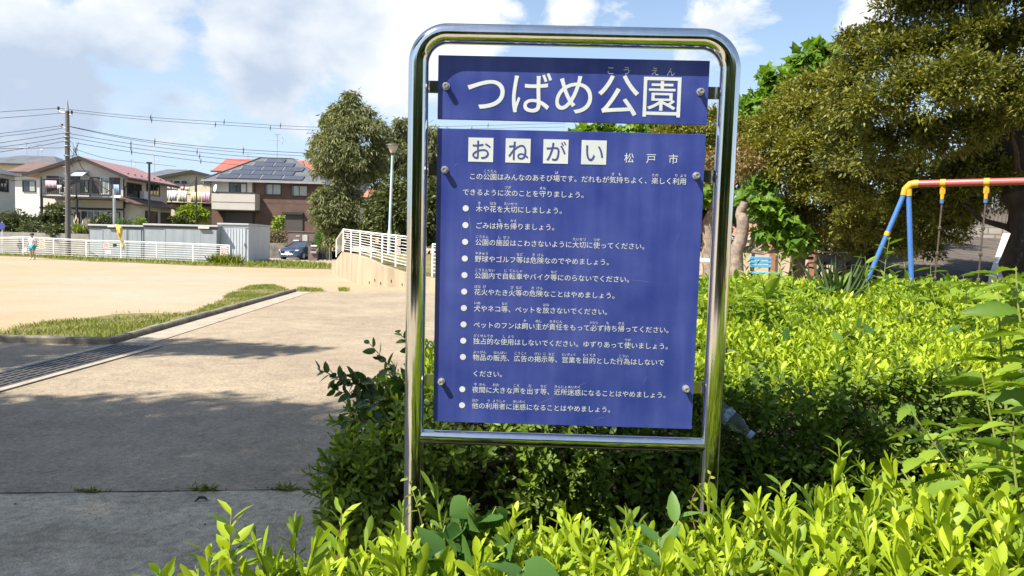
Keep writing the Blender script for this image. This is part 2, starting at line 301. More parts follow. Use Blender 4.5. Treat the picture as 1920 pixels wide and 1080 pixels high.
# ------------------------------------------------------------------ mesh helpers
def new_obj(name, me, parent=None):
    o = bpy.data.objects.new(name, me); COL.objects.link(o)
    if parent is not None: o.parent = parent
    return o
def tag(o, label=None, cat=None, group=None, kind=None):
    if label: o['label'] = label
    if cat: o['category'] = cat
    if group: o['group'] = group
    if kind: o['kind'] = kind
    return o
def thing(name, label, cat, loc=(0, 0, 0), rz=0.0, group=None):
    o = bpy.data.objects.new(name, None); COL.objects.link(o); o.location = loc; o.rotation_euler = (0, 0, rz); o.empty_display_size = .2
    return tag(o, label, cat, group)
def copy_tree(o, parent=None):
    c = o.copy(); COL.objects.link(c); c.parent = parent
    for ch in list(o.children): copy_tree(ch, c)
    return c

class MB:
    def __init__(s): s.v = []; s.f = []; s.uv = None
    def add(s, vs, fs):
        k = len(s.v); s.v += [tuple(x) for x in vs]; s.f += [tuple(i + k for i in f) for f in fs]; return s
    def box(s, x0, x1, y0, y1, z0, z1):
        return s.hexa([(x0, y0, z0), (x1, y0, z0), (x1, y1, z0), (x0, y1, z0)], [(x0, y0, z1), (x1, y0, z1), (x1, y1, z1), (x0, y1, z1)])
    def hexa(s, b, t):
        return s.add(list(b) + list(t), [(3, 2, 1, 0), (4, 5, 6, 7), (0, 1, 5, 4), (1, 2, 6, 5), (2, 3, 7, 6), (3, 0, 4, 7)])
    def obox(s, c, sx, sy, sz, rz=0.0):
        ca, sa = math.cos(rz), math.sin(rz); q = []
        for z in (-sz / 2, sz / 2):
            for x, y in ((-1, -1), (1, -1), (1, 1), (-1, 1)):
                x *= sx / 2; y *= sy / 2; q.append((c[0] + x * ca - y * sa, c[1] + x * sa + y * ca, c[2] + z))
        return s.hexa(q[:4], q[4:])
    def prism(s, poly, vec):
        n = len(poly); p = [Vector(a) for a in poly]; v = Vector(vec)
        return s.add(p + [a + v for a in p], [tuple(range(n))[::-1], tuple(range(n, 2 * n))] + [(i, (i + 1) % n, (i + 1) % n + n, i + n) for i in range(n)])
    def tube(s, path, r, n=8, caps=True):
        P = [Vector(a) for a in path]; m = len(P); rs = r if isinstance(r, (list, tuple)) else [r] * m
        T = [(P[min(i + 1, m - 1)] - P[max(i - 1, 0)]).normalized() for i in range(m)]
        ref = Vector((0, 0, 1)) if abs(T[0].z) < .9 else Vector((1, 0, 0))
        a = T[0].cross(ref).normalized(); vs = []
        for i in range(m):
            a = (a - T[i] * a.dot(T[i])).normalized(); b = T[i].cross(a)
            for k in range(n):
                th = 2 * math.pi * k / n; vs.append(P[i] + (a * math.cos(th) + b * math.sin(th)) * rs[i])
        fs = [(i * n + k, i * n + (k + 1) % n, (i + 1) * n + (k + 1) % n, (i + 1) * n + k) for i in range(m - 1) for k in range(n)]
        if caps: fs += [tuple(range(n))[::-1], tuple(range((m - 1) * n, m * n))]
        return s.add(vs, fs)
    def lathe(s, prof, n=16, mat=None):
        vs = []; m = len(prof)
        for (r, z) in prof:
            for k in range(n):
                t = 2 * math.pi * k / n; v = Vector((r * math.cos(t), r * math.sin(t), z)); vs.append(mat @ v if mat else v)
        fs = [(i * n + k, i * n + (k + 1) % n, (i + 1) * n + (k + 1) % n, (i + 1) * n + k) for i in range(m - 1) for k in range(n)]
        return s.add(vs, fs + [tuple(range(n))[::-1], tuple(range((m - 1) * n, m * n))])
    def build(s, name, mat, parent=None, smooth=False, bevel=0.0, auto=None):
        me = bpy.data.meshes.new(name); me.from_pydata(s.v, [], s.f); me.update()
        if smooth: me.polygons.foreach_set('use_smooth', [True] * len(me.polygons))
        me.materials.append(M[mat] if isinstance(mat, str) else mat)
        o = new_obj(name, me, parent)
        if bevel:
            bm = o.modifiers.new('bevel', 'BEVEL'); bm.width = bevel; bm.segments = 2; bm.limit_method = 'ANGLE'
        if smooth: 
            try: me.set_sharp_from_angle(angle=rad(auto or 40))
            except Exception: pass
        return o

def np_mesh(name, V, Fc, mat, parent=None, tint=None, smooth=True):
    """V (n,3), Fc (m,3) triangles"""
    me = bpy.data.meshes.new(name); V = np.ascontiguousarray(V, np.float32); Fc = np.ascontiguousarray(Fc, np.int32)
    me.vertices.add(len(V)); me.vertices.foreach_set('co', V.ravel())
    me.loops.add(Fc.size); me.loops.foreach_set('vertex_index', Fc.ravel())
    me.polygons.add(len(Fc)); me.polygons.foreach_set('loop_start', np.arange(0, Fc.size, 3, dtype=np.int32))
    me.polygons.foreach_set('use_smooth', np.full(len(Fc), smooth))
    if tint is not None:
        a = me.attributes.new('tint', 'FLOAT', 'POINT'); a.data.foreach_set('value', np.ascontiguousarray(tint, np.float32))
    me.update(calc_edges=True); me.validate()
    me.materials.append(M[mat]); return new_obj(name, me, parent)

# leaf templates: along +Y, width X, normal Z
LEAF2 = (np.array([[0, 0, 0], [-.5, .45, .12], [.5, .45, .12], [0, 1, -.06]], float), np.array([[0, 3, 1], [0, 2, 3]]))
def leaf8(w1=.85, w2=.8, fold=.16, curl=-.12, t1=.3, t2=.66):
    v = [[0, 0, 0]]
    for t, w in ((t1, w1), (t2, w2)):
        z = curl * (t ** 2) * 1.2
        v += [[-.5 * w, t, z + fold * w * .5], [0, t, z], [.5 * w, t, z + fold * w * .5]]
    v += [[0, 1, curl * 1.5]]
    f = [[0, 2, 1], [0, 3, 2], [1, 2, 5], [1, 5, 4], [2, 3, 6], [2, 6, 5], [4, 5, 7], [5, 6, 7]]
    return np.array(v, float), np.array(f)
def leaf11(fold=.16, curl=-.12):
    v = [[0, 0, 0]]
    for t, w in ((.28, .58), (.60, 1.0), (.86, .72)):
        z = curl * t * t * 1.2; v += [[-.5 * w, t, z + fold * w * .5], [0, t, z], [.5 * w, t, z + fold * w * .5]]
    v += [[0, 1, curl * 1.3]]; f = [[0, 2, 1], [0, 3, 2]]
    for a in (1, 4): f += [[a, a + 1, a + 4], [a, a + 4, a + 3], [a + 1, a + 2, a + 5], [a + 1, a + 5, a + 4]]
    f += [[7, 8, 10], [8, 9, 10]]
    return np.array(v, float), np.array(f)
LEAF8 = leaf8(); LEAF11 = leaf11()
def leaf_outline(pts, fold=.15, curl=-.2, mid=5):
    """a lobed or heart shaped leaf: half outline pts (x>=0, y) mirrored, fanned from the midrib"""
    v = []; f = []
    ys = [p[1] for p in pts]
    for i, (x, y) in enumerate(pts):
        z = curl * y * y
        v += [[-x, y, z + fold * x], [0, max(0, min(1, y)), curl * max(0, min(1, y)) ** 2], [x, y, z + fold * x]]
    for i in range(len(pts) - 1):
        a = 3 * i; b = a + 3
        f += [[a, a + 1, b + 1], [a, b + 1, b], [a + 1, a + 2, b + 2], [a + 1, b + 2, b + 1]]
    return np.array(v, float), np.array(f)
HEART = leaf_outline([(.02, .06), (.25, -.06), (.45, .08), (.52, .25), (.42, .5), (.24, .75), (.02, 1)], .22, -.25)
OVAL = leaf_outline([(.01, 0), (.22, .12), (.33, .32), (.33, .55), (.2, .82), (.01, 1)], .2, -.12)
SERR = leaf_outline([(.01, 0), (.13, .08), (.12, .13), (.23, .2), (.2, .26), (.3, .36), (.25, .42), (.29, .52), (.22, .58), (.23, .68), (.15, .74), (.13, .84), (.06, .9), (.0, 1)], .35, -.3)
LOBED = leaf_outline([(.03, .05), (.5, -.05), (.38, .22), (.62, .5), (.34, .5), (.2, .72), (.02, 1)], .12, -.25)

def nrm(a): return a / np.maximum(np.linalg.norm(a, axis=-1, keepdims=True), 1e-9)
def frames(d, flat=0.0, r=rng):
    """rotation matrices whose Y axis is d; flat=1 turns the blade face up"""
    d = nrm(d); up = np.array([0, 0, 1.0]); x1 = np.cross(d, up); x2 = r.normal(size=d.shape)
    x = x1 * flat + x2 * (1 - flat); x = nrm(x - d * (x * d).sum(-1, keepdims=True)); z = np.cross(x, d)
    return np.stack([x, d, z], -1)
def place(tpl, pos, R, s, sw=None):
    tv, tf = tpl; n = len(pos); s = np.broadcast_to(s, (n,)); sw = s if sw is None else np.broadcast_to(sw, (n,))
    sc = np.stack([sw, s, (s + sw) * .5], -1)
    V = np.einsum('nij,nkj->nki', R, tv[None] * sc[:, None, :]) + pos[:, None, :]
    Fc = tf[None] + (np.arange(n) * len(tv))[:, None, None]
    return V.reshape(-1, 3), Fc.reshape(-1, 3), len(tv)
class Leaves:
    def __init__(s): s.V = []; s.F = []; s.T = []; s.k = 0
    def add(s, tpl, pos, d, size, width=None, flat=.6, tint=None):
        pos = np.atleast_2d(pos).astype(float); d = np.atleast_2d(d).astype(float)
        V, Fc, q = place(tpl, pos, frames(d, flat), size, width)
        tint = rng.random(len(pos)) if tint is None else np.broadcast_to(tint, (len(pos),))
        s.V.append(V); s.F.append(Fc + s.k); s.T.append(np.repeat(tint, q)); s.k += len(V); return s
    def build(s, name, mat, parent=None, smooth=True):
        return np_mesh(name, np.concatenate(s.V), np.concatenate(s.F), mat, parent, np.concatenate(s.T), smooth)

def rdir(n):
    return nrm(rng.normal(size=(n, 3)))
def clump_leaves(Lv, clumps, per, size, aspect=.42, droop=.4, tpl=LEAF2, rand=.7, shell=.45, flat=.35, tint_bias=0.0, outw=.7, sub=0, subr=.2):
    for (c, r) in clumps:
        r = np.array(r if hasattr(r, '__len__') else (r, r, r), float)
        n = max(6, int(per * (np.prod(r) ** (2 / 3))))
        u = rdir(n); k = (1 - shell * rng.random(n) ** 1.6)[:, None]
        # lumpy surface
        ph = rng.random(3) * 6; lump = 1 + .16 * np.sin(u @ np.array([5, 3, 4]) + ph[0]) + .12 * np.sin(u @ np.array([-7, 6, 3]) + ph[1])
        pos = np.array(c) + u * r * k * lump[:, None]
        if sub:
            us = rdir(sub); us[:, 2] = np.where(us[:, 2] < -.5, -us[:, 2], us[:, 2]); ks = (1 - .45 * rng.random(sub) ** 1.5); pk = rng.integers(0, sub, n); tk = rng.random(sub)
            off = rng.normal(size=(n, 3)) * subr * (.6 + .8 * rng.random(sub))[pk][:, None]; off[:, 2] *= .75; pos = np.array(c) + us[pk] * r * ks[pk][:, None] + off * r; u = nrm(us[pk] * .5 + nrm(off) * .8)
        d = u * outw + rdir(n) * rand + np.array([0, 0, -droop])
        sz = size * (.65 + .7 * rng.random(n)); Lv.add(tpl, pos, d, sz, sz * aspect, flat, np.clip(rng.random(n) * .7 + tint_bias + (.35 * tk[pk] - .02 if sub else .2 * rng.random()), 0, 1))

# shoot templates: a stem with leaves around it
def make_shoots(K, nleaf, length, leaf, aspect, tpl, spread=(75, 15), top=True):
    outl = []
    for k in range(K):
        Vs = []; Fs = []; Ts = []; kk = 0; az = random.random() * 6
        n = nleaf + random.randint(-2, 2)
        bend = (random.uniform(-.25, .25), random.uniform(-.25, .25))
        for i in range(n):
            t = (i + .5) / n; az += 2.4 + random.uniform(-.3, .3)
            el = rad(spread[1] + (spread[0] - spread[1]) * t ** 1.3 + random.uniform(-14, 14))
            d = np.array([[math.cos(az) * math.cos(el), math.sin(az) * math.cos(el), math.sin(el)]])
            z = length * (.25 + .75 * t); pos = np.array([[bend[0] * z * t, bend[1] * z * t, z]])
            sz = leaf * (1.0 - .35 * abs(t - .5) * 2 * random.random()) * (.8 + .35 * random.random())
            if t > .85: sz *= .7
            V, Fc, q = place(tpl, pos, frames(d, .85), np.array([sz]), np.array([sz * aspect * random.uniform(.8, 1.2)]))
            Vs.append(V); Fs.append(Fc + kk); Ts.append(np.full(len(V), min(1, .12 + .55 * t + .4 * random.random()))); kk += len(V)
        # stem: thin three sided
        r = .0022 + leaf * .012; ring = []
        for z in (0, length * .5, length):
            for a in (0, 2.1, 4.2): ring.append([bend[0] * z * z / length + r * math.cos(a), bend[1] * z * z / length + r * math.sin(a), z])
        f = []
        for s_ in (0, 3):
            for a in range(3):
                b = (a + 1) % 3; f += [[s_ + a, s_ + b, s_ + b + 3], [s_ + a, s_ + b + 3, s_ + a + 3]]
        Vs.append(np.array(ring)); Fs.append(np.array(f) + kk); Ts.append(np.full(9, .75))
        outl.append((np.concatenate(Vs), np.concatenate(Fs), np.concatenate(Ts)))
    return outl
def plant_shoots(name, mat, shoots, pos, d, scale, parent, tvar=.34, tb=None):
    """many shoots standing on pos and pointing along d, in one foliage mesh"""
    pos = np.asarray(pos, float); d = nrm(np.asarray(d, float)); n = len(pos)
    pick = rng.integers(0, len(shoots), n); Vs = []; Fs = []; Ts = []; kk = 0
    scale = np.broadcast_to(scale, (n,))
    for k, (tv, tf, tt) in enumerate(shoots):
        idx = np.where(pick == k)[0]
        if not len(idx): continue
        x = rdir(len(idx)); dd = d[idx]; x = nrm(x - dd * (x * dd).sum(-1, keepdims=True)); y = np.cross(dd, x)
        R = np.stack([x, y, dd], -1)
        V = np.einsum('nij,nkj->nki', R, tv[None] * scale[idx][:, None, None]) + pos[idx][:, None, :]
        Fc = tf[None] + (np.arange(len(idx)) * len(tv))[:, None, None]
        T = tt[None] + (rng.random(len(idx)) - .5)[:, None] * tvar * 2 + (0 if tb is None else tb[idx][:, None])
        Vs.append(V.reshape(-1, 3)); Fs.append(Fc.reshape(-1, 3) + kk); Ts.append(np.clip(T, 0, 1).ravel()); kk += len(Vs[-1])
    return np_mesh(name, np.concatenate(Vs), np.concatenate(Fs), mat, parent, np.concatenate(Ts))

def sheet(name, pts, z, mat, kind='structure'):
    m = MB(); m.add([(p[0], p[1], z if len(p) < 3 else p[2]) for p in pts], [tuple(range(len(pts)))])
    o = m.build(name, mat); o['kind'] = kind; return o

def in_poly(x, y, poly):
    c = np.zeros(len(x), bool); j = len(poly) - 1
    for i in range(len(poly)):
        xi, yi = poly[i][:2]; xj, yj = poly[j][:2]
        c ^= ((yi > y) != (yj > y)) & (x < (xj - xi) * (y - yi) / (yj - yi + 1e-12) + xi); j = i
    return c
def sample_poly(poly, n):
    a = np.array([p[:2] for p in poly]); lo, hi = a.min(0), a.max(0); q = np.zeros((0, 2))
    while len(q) < n:
        c = lo + (hi - lo) * rng.random((n * 3, 2)); q = np.concatenate([q, c[in_poly(c[:, 0], c[:, 1], poly)]])
    return q[:n]
def grass_stuff(name, poly, n, h, z0, label, mat='grass_blade', clump=.0, w=.12):
    q = sample_poly(poly, n)
    if clump:
        dn = np.sin(q[:, 0] * 2.1 + 1) + np.sin(q[:, 1] * 1.7) + np.sin(q[:, 0] * 4.7 - q[:, 1] * 3.1) + rng.normal(size=n) * .7
        q = q[dn > clump]
    p = np.column_stack([q, np.full(len(q), z0)]); d = rdir(len(q)) * .75 + np.array([0, 0, 1.0])
    Lv = Leaves(); s = h * (.4 + rng.random(len(q))); Lv.add(LEAF2, p, d, s, s * w, 0.3)
    o = Lv.build(name, mat); tag(o, label, 'grass', kind='stuff'); return o

# ================================================================== ground and surfaces
XK0, YK0 = -5.50, 10.32; XK1, YK1 = -6.33, 21.9          # kerb corner and kerb end
sheet('ground', [(-700, -300), (700, -300), (700, 900), (-700, 900)], 0, 'dirt')
sheet('asphalt_path', [(-60, 4.05), (-60, 10.18), (XK0, 10.18), (XK0, 10.3), (XK1, YK1), (-6.0, 22.6), (-4.0, 23.1), (1.0, 23.0), (1.0, 4.05)], .004, 'asphalt')
sheet('apron', [(-60, -30), (-60, 2.2), (-2.92, 4.20), (-1.25, 4.40), (1.0, 4.6), (1.0, -30)], .010, 'apron_concrete')
m = MB(); jp = [(-8, 3.5), (-2.92, 4.20), (-1.25, 4.40), (-.5, 4.48)]
for (a, b) in zip(jp, jp[1:]):
    n = max(3, int((b[0] - a[0]) / .12)); w0 = .006
    for k in range(n):
        x0, y0 = a[0] + (b[0] - a[0]) * k / n, a[1] + (b[1] - a[1]) * k / n; x1, y1 = a[0] + (b[0] - a[0]) * (k + 1) / n, a[1] + (b[1] - a[1]) * (k + 1) / n; w1 = random.uniform(.002, .010)
        m.add([(x0, y0 - w0, .0125), (x1, y1 - w1, .0125), (x1, y1 + w1, .0125), (x0, y0 + w0, .0125)], [(0, 1, 2, 3)]); w0 = w1
o = m.build('paving_joint', 'soil_and_hedge_fill'); o['kind'] = 'structure'
# gutter strip of concrete blocks along the kerb
m = MB(); kd = Vector((XK1 - XK0, YK1 - YK0, 0)); kl = kd.length; kd.normalize(); kn = Vector((kd.y, -kd.x, 0))
nseg = 20
for i in range(nseg):
    a = Vector((XK0, YK0, 0)) + kd * (kl * i / nseg + .012); b = Vector((XK0, YK0, 0)) + kd * (kl * (i + 1) / nseg)
    w0, w1 = .02, .47
    m.prism([a + kn * w0, a + kn * w1, b + kn * w1, b + kn * w0], (0, 0, .012 + .003 * random.random()))
o = m.build('gutter', 'gutter_concrete'); o['kind'] = 'structure'
# kerb: along the path, and across at the near end
kerb = thing('kerb', 'low weathered concrete kerb between the dirt playground and the asphalt path', 'kerb', (0, 0, 0))
def kerb_run(a, b, n):
    a = Vector(a); b = Vector(b); d = (b - a); ln = d.length; d.normalize(); nn = Vector((-d.y, d.x, 0)); m = MB()
    for i in range(n):
        p = a + d * (ln * i / n + .004); q = a + d * (ln * (i + 1) / n - .004); dz = random.uniform(-.006, .006)
        m.prism([p, p + nn * .10, p + nn * .10 + Vector((0, 0, .095 + dz)), p + nn * .02 + Vector((0, 0, .095 + dz)), p + Vector((0, 0, .075 + dz))], q - p)
    return m
kerb_run((XK0, YK0, 0), (XK1, YK1, 0), 20).build('kerb_stones', 'kerb_concrete', kerb)
kerb_run((-14, 10.18, 0), (XK0 + .01, 10.18, 0), 14).build('kerb_return', 'kerb_concrete', kerb)
# drain grating running towards the viewer from the kerb corner
dr = thing('drain_grating', 'long narrow steel drain grating in the shaded asphalt beside the kerb corner', 'drain', (0, 0, 0))
A0 = Vector((-5.13, 10.15, .008)); A1 = Vector((-5.18, 4.6, .008)); dd = (A1 - A0).normalized(); dn = Vector((-dd.y, dd.x, 0))
m = MB()
for k in (-.33, .33): m.prism([A0 + dn * (k - .045), A0 + dn * (k + .045), A1 + dn * (k + .045), A1 + dn * (k - .045)], (0, 0, .012))
m.build('edging', 'gutter_concrete', dr)
m = MB(); m.prism([A0 - dn * .285, A0 + dn * .285, A1 + dn * .285, A1 - dn * .285], (0, 0, .004)); m.build('channel', 'black_metal', dr)
m = MB()
for k in range(7):
    q = -.26 + .52 * k / 6; m.prism([A0 + dn * (q - .022), A0 + dn * (q + .022), A1 + dn * (q + .022), A1 + dn * (q - .022)], (0, 0, .011))
for k in range(30):
    p = A0 + dd * (.1 + k * .18); m.prism([p - dn * .28, p + dn * .28, p + dn * .28 + dd * .03, p - dn * .28 + dd * .03], (0, 0, .008))
m.build('bars', 'grate_steel', dr)

# grass on the playground side of the kerb
gp = [ground(*q) for q in ((-60, 640), (0, 634), (215, 640), (380, 592), (553, 546), (520, 534), (478, 538), (440, 552), (415, 571), (365, 592), (300, 588), (235, 590), (160, 600), (60, 615), (0, 626), (-60, 628))]
gp = [(p.x - .15, p.y) for p in gp]
sheet('kerb_bank', gp, .012, 'soil_bank')
grass_stuff('kerb_grass', gp, 17000, .075, .012, 'short patchy grass growing along the playground side of the kerb', clump=-.6)
gp2 = [ground(*q) for q in ((555, 548), (610, 548), (602, 543), (560, 541))]
grass_stuff('path_end_grass', gp2, 700, .10, .0, 'small strip of grass past the end of the kerb')
gp3 = [ground(*q) for q in ((635, 547), (655, 547), (654, 543), (636, 543))]
grass_stuff('dirt_grass', gp3, 350, .10, .0, 'tiny grass patch on the dirt before the concrete ramp wall')
# grass along the white fence
gf = [ground(*q) for q in ((-60, 478), (0, 480), (60, 482), (100, 486), (165, 490), (230, 492), (300, 495), (362, 498), (430, 500), (520, 503), (621, 505), (621, 497), (560, 492), (487, 489), (440, 489), (-60, 468))]
gfl = [(p.x, p.y) for p in gf]
sheet('fence_verge', gfl, .01, 'soil_bank')
grass_stuff('fence_grass', gfl, 15000, .22, .0, 'rough grass verge under the white fence and in front of the driveway', clump=-1.2, w=.16)
p = ground(420, 497); q = [(p.x - .7, p.y - .2), (p.x + .9, p.y - .4), (p.x + .9, p.y + .4), (p.x - .7, p.y + .5)]
grass_stuff('tall_grass_tuft', q, 600, .6, .0, 'tall dark green grass tuft at the end of the white fence', w=.07)
sheet('driveway', [(-19.2, 52.0), (-13, 55), (-13, 66), (-22, 66)], .014, 'driveway')

# small weeds in the joint of the paving
for k, (px, py, lab) in enumerate([(165, 926, 'flat dull weed in the paving joint nearest the photo edge'), (385, 922, 'spiky weed tuft in the middle of the paving joint'), (531, 922, 'little weed tuft in the paving joint close to the hedge')]):
    g = ground(px, py); n = 60; t = thing('weed', lab, 'weed', g, 0, 'weeds in the paving joint'); Lv = Leaves()
    d = rdir(n); d[:, 2] = abs(d[:, 2]) * .6 + .1
    s = (.03 + .05 * rng.random(n)) * (1 if k else .7); Lv.add(LEAF2, np.column_stack([rng.normal(size=n) * (.035), rng.normal(size=n) * .008, np.zeros(n) + .012]), d, s, s * .14, .3)
    Lv.build('blades', 'grass_blade', t)
    Lv = Leaves(); d = rdir(14); d[:, 2] = .15; Lv.add(LEAF2, np.column_stack([rng.normal(size=14) * .06, rng.normal(size=14) * .012, np.zeros(14) + .014]), d, .03, .016, .8); Lv.build('leaves', 'leaf_old', t)
g = ground(377, 944); m = MB(); m.tube([g + Vector((-.03, -.012, .016)), g + Vector((-.015, .012, .03)), g + Vector((.015, .014, .03)), g + Vector((.035, .006, .018))], [.004, .009, .008, .003], 6)
tag(m.build('curled_leaf', 'black_metal', smooth=True), 'small curled blackened leaf lying on the concrete before the joint', 'leaf')
Lv = Leaves(); n = 420
q = np.column_stack([rng.uniform(-6.5, -.9, n), rng.uniform(2.2, 16, n), np.full(n, .016)]); d = rdir(n); d[:, 2] *= .2; s = .012 + .025 * rng.random(n)
Lv.add(LEAF2, q, d, s, s * .5, .9); o = Lv.build('leaf_litter', 'leaf_dryhedge'); tag(o, 'scattered bits of dry leaf and grit on the paving', 'litter', kind='stuff')

# ================================================================== the park notice board
SY, SLN = rad(-0.9978), rad(2.3584); BASE = 1.86
su = Vector((math.cos(SY), math.sin(SY), 0)); sn = Vector((-math.sin(SY), math.cos(SY), 0))
sw = math.cos(SLN) * Vector((0, 0, 1)) - math.sin(SLN) * sn; sy_ = sw.cross(su)
SO = Vector((0.1687, 2.3, 1.8547)) - sw * BASE
sign = thing('notice_board', 'blue park notice board with white Japanese rules in a polished steel tube frame', 'notice board')
sign.matrix_world = Matrix.Translation(SO) @ Matrix((su, sy_, sw)).transposed().to_4x4()
HX, ZT, RC, TY = .467, BASE + .2775, .088, -.015
path = [(-HX, TY, -.05), (-HX, TY, .6), (-HX, TY, 1.2), (-HX, TY, ZT - RC)]
path += [(-HX + RC - RC * math.cos(t), TY, ZT - RC + RC * math.sin(t)) for t in [math.pi / 2 * k / 14 for k in range(1, 15)]]
path += [(HX - RC + RC * math.sin(t), TY, ZT - RC + RC * math.cos(t)) for t in [math.pi / 2 * k / 14 for k in range(0, 15)]]
path += [(HX, TY, 1.2), (HX, TY, .6), (HX, TY, -.05)]
MB().tube(path, .0305, 40).build('frame', 'chrome', sign, smooth=True)
zb = BASE - .9631; MB().tube([(-HX, TY, zb), (0, TY, zb), (HX, TY, zb)], .0218, 32).build('cross_bar', 'chrome', sign, smooth=True)
upan = MB().box(-.410, .410, 0, .012, BASE + .0272, BASE + .2182).build('upper_panel', 'panel_blue', sign, bevel=.0015)
lpan = MB().box(-.4095, .4095, 0, .012, BASE - .9178, BASE).build('lower_panel', 'panel_blue', sign, bevel=.0015)
for zv in (.1255, -.1255, -.787):
    for s in (-1, 1):
        MB().box(min(s * .36, s * .445), max(s * .36, s * .445), .0135, .0175, BASE + zv - .0185, BASE + zv + .0185).build('bracket', 'bracket_steel', sign)
        mt = Matrix.Translation((s * .3845, 0, BASE + zv)) @ Matrix.Rotation(rad(90), 4, 'X')
        m = MB().lathe([(.0112, .0005), (.0112, .003), (.0075, .0035), (.0075, .013)], 20, mt)
        m.lathe([(.0098, .0125), (.0102, .014), (.0102, .019), (.0085, .0225), (.0052, .0228), (.0048, .0205)], 6, mt)
        m.build('bolt', 'steel', sign, smooth=True, auto=25)
# lettering --------------------------------------------------------
_txt = []
def put(bucket, s, u, v, size, off=.0):
    """string whose first glyph cell is centred on (u, v)"""
    c = bpy.data.curves.new('t', 'FONT'); c.body = s; c.size = size; c.resolution_u = 3 if size < .05 else 8; c.offset = off * size; c.fill_mode = 'FRONT'
    o = bpy.data.objects.new('t', c); COL.objects.link(o); _txt.append((bucket, o, u - size / 2, v - .38 * size, 0.0))
EM = .02150
rows = [('この公園はみんなのあそび場です。だれもが気持ちよく、楽しく利用', [(2, 2, 'こうえん'), (12, 1, 'ば'), (20, 1, 'き'), (21, 1, 'も'), (26, 1, 'たの'), (29, 1, 'り'), (30, 1, 'よう')]),
        ('できるように次のことを守りましょう。', [(6, 1, 'つぎ'), (11, 1, 'まも')]),
        ('木や花を大切にしましょう。', [(0, 1, 'き'), (2, 1, 'はな'), (4, 2, 'たいせつ')]),
        ('ごみは持ち帰りましょう。', [(3, 1, 'も'), (5, 1, 'かえ')]),
        ('公園の施設はこわさないように大切に使ってください。', [(0, 2, 'こうえん'), (3, 1, 'し'), (4, 1, 'せつ'), (14, 2, 'たいせつ'), (17, 1, 'つか')]),
        ('野球やゴルフ等は危険なのでやめましょう。', [(0, 2, 'やきゅう'), (6, 1, 'など'), (8, 1, 'き'), (9, 1, 'けん')]),
        ('公園内で自転車やバイク等にのらないでください。', [(0, 3, 'こうえんない'), (4, 1, 'じ'), (5, 1, 'てん'), (6, 1, 'しゃ'), (11, 1, 'など')]),
        ('花火やたき火等の危険なことはやめましょう。', [(0, 1, 'はな'), (1, 1, 'び'), (5, 1, 'び'), (6, 1, 'など'), (8, 1, 'き'), (9, 1, 'けん')]),
        ('犬やネコ等、ペットを放さないでください。', [(0, 1, 'いぬ'), (4, 1, 'など'), (10, 1, 'はな')]),
        ('ペットのフンは飼い主が責任をもって必ず持ち帰ってください。', [(7, 1, 'か'), (9, 1, 'ぬし'), (11, 2, 'せきにん'), (17, 1, 'かなら'), (19, 1, 'も'), (21, 1, 'かえ')]),
        ('独占的な使用はしないでください。ゆずりあって使いましょう。', [(0, 3, 'どくせんてき'), (4, 1, 'し'), (5, 1, 'よう'), (22, 1, 'つか')]),
        ('物品の販売、広告の掲示等、営業を目的とした行為はしないで', [(0, 2, 'ぶっぴん'), (3, 2, 'はんばい'), (6, 2, 'こうこく'), (9, 1, 'けい'), (10, 1, 'じ'), (11, 1, 'など'), (13, 2, 'えいぎょう'), (16, 2, 'もくてき'), (21, 2, 'こうい')]),
        ('ください。', []),
        ('夜間に大きな声を出す等、近所迷惑になることはやめましょう。', [(0, 1, 'や'), (1, 1, 'かん'), (3, 1, 'おお'), (6, 1, 'こえ'), (8, 1, 'だ'), (10, 1, 'など'), (12, 2, 'きんじょ'), (14, 2, 'めいわく')]),
        ('他の利用者に迷惑になることはやめましょう。', [(0, 1, 'ほか'), (2, 1, 'り'), (3, 2, 'ようしゃ'), (6, 2, 'めいわく')])]
rv = [-.1435, -.1918] + [-.2418 - .0517 * k for k in range(13)]
discs = []
for i, (s, fu) in enumerate(rows):
    u0 = (-.299, -.3186)[i] if i < 2 else -.2765; v = rv[i]
    put('body', s, u0, v, EM, .0)
    for (a, n, t) in fu:
        fs = .0104 if len(t) <= 2 * n else .0104 * max(.86, 2 * n / len(t)); c = u0 + EM * (a + (n - 1) / 2)
        put('body', t, c - fs * (len(t) - 1) / 2, v + .0172, fs, .0)
    if i >= 2 and i != 12: discs.append((-.318, v))
for ch, u in zip('松戸市', (.1785, .2458, .3131)): put('body', ch, u, -.0765, .0315, .0)
for ch, u in zip('つばめ公園', (-.2615, -.1280, .0045, .1380, .2705)):
    for k_, (ax, az) in enumerate(((0, 0), (.0005, .0005), (-.0005, -.0005), (.0005, -.0005), (-.0005, .0005))): put('title', ch, u + ax, .1105 + az, .1345, .0)
    _txt[-5:] = [(b_, o_, x_, y_, i_ * 8e-5) for i_, (b_, o_, x_, y_, *_r2) in enumerate(_txt[-5:])]
for ch, u in zip('こうえん', (.1126, .1608, .2460, .2942)): put('title', ch, u, .1835, .0265, .0)
TILE = (-.2752, -.1612, -.0458, .0707)
for k_, (ch, u) in enumerate(zip('おねがい', TILE)): put('head%d' % k_, ch, u, -.0625, .066, .0)
dg = bpy.context.evaluated_depsgraph_get(); dg.update()
buck = {}
for (b, o, x0, y0, dl) in _txt:
    me = o.evaluated_get(dg).to_mesh(); V, Fc = buck.setdefault(b, ([], [])); k = len(V)
    lift = {'body': -.0008, 'title': -.0008, 'head': -.0022}[b[:4] if b[0] == 'h' else b] - dl
    V += [(v.co.x + x0, lift, BASE + v.co.y + y0) for v in me.vertices]; Fc += [tuple(i + k for i in p.vertices) for p in me.polygons]
    o.evaluated_get(dg).to_mesh_clear()
for (_, o, _, _, _) in _txt:
    c = o.data; bpy.data.objects.remove(o); bpy.data.curves.remove(c)
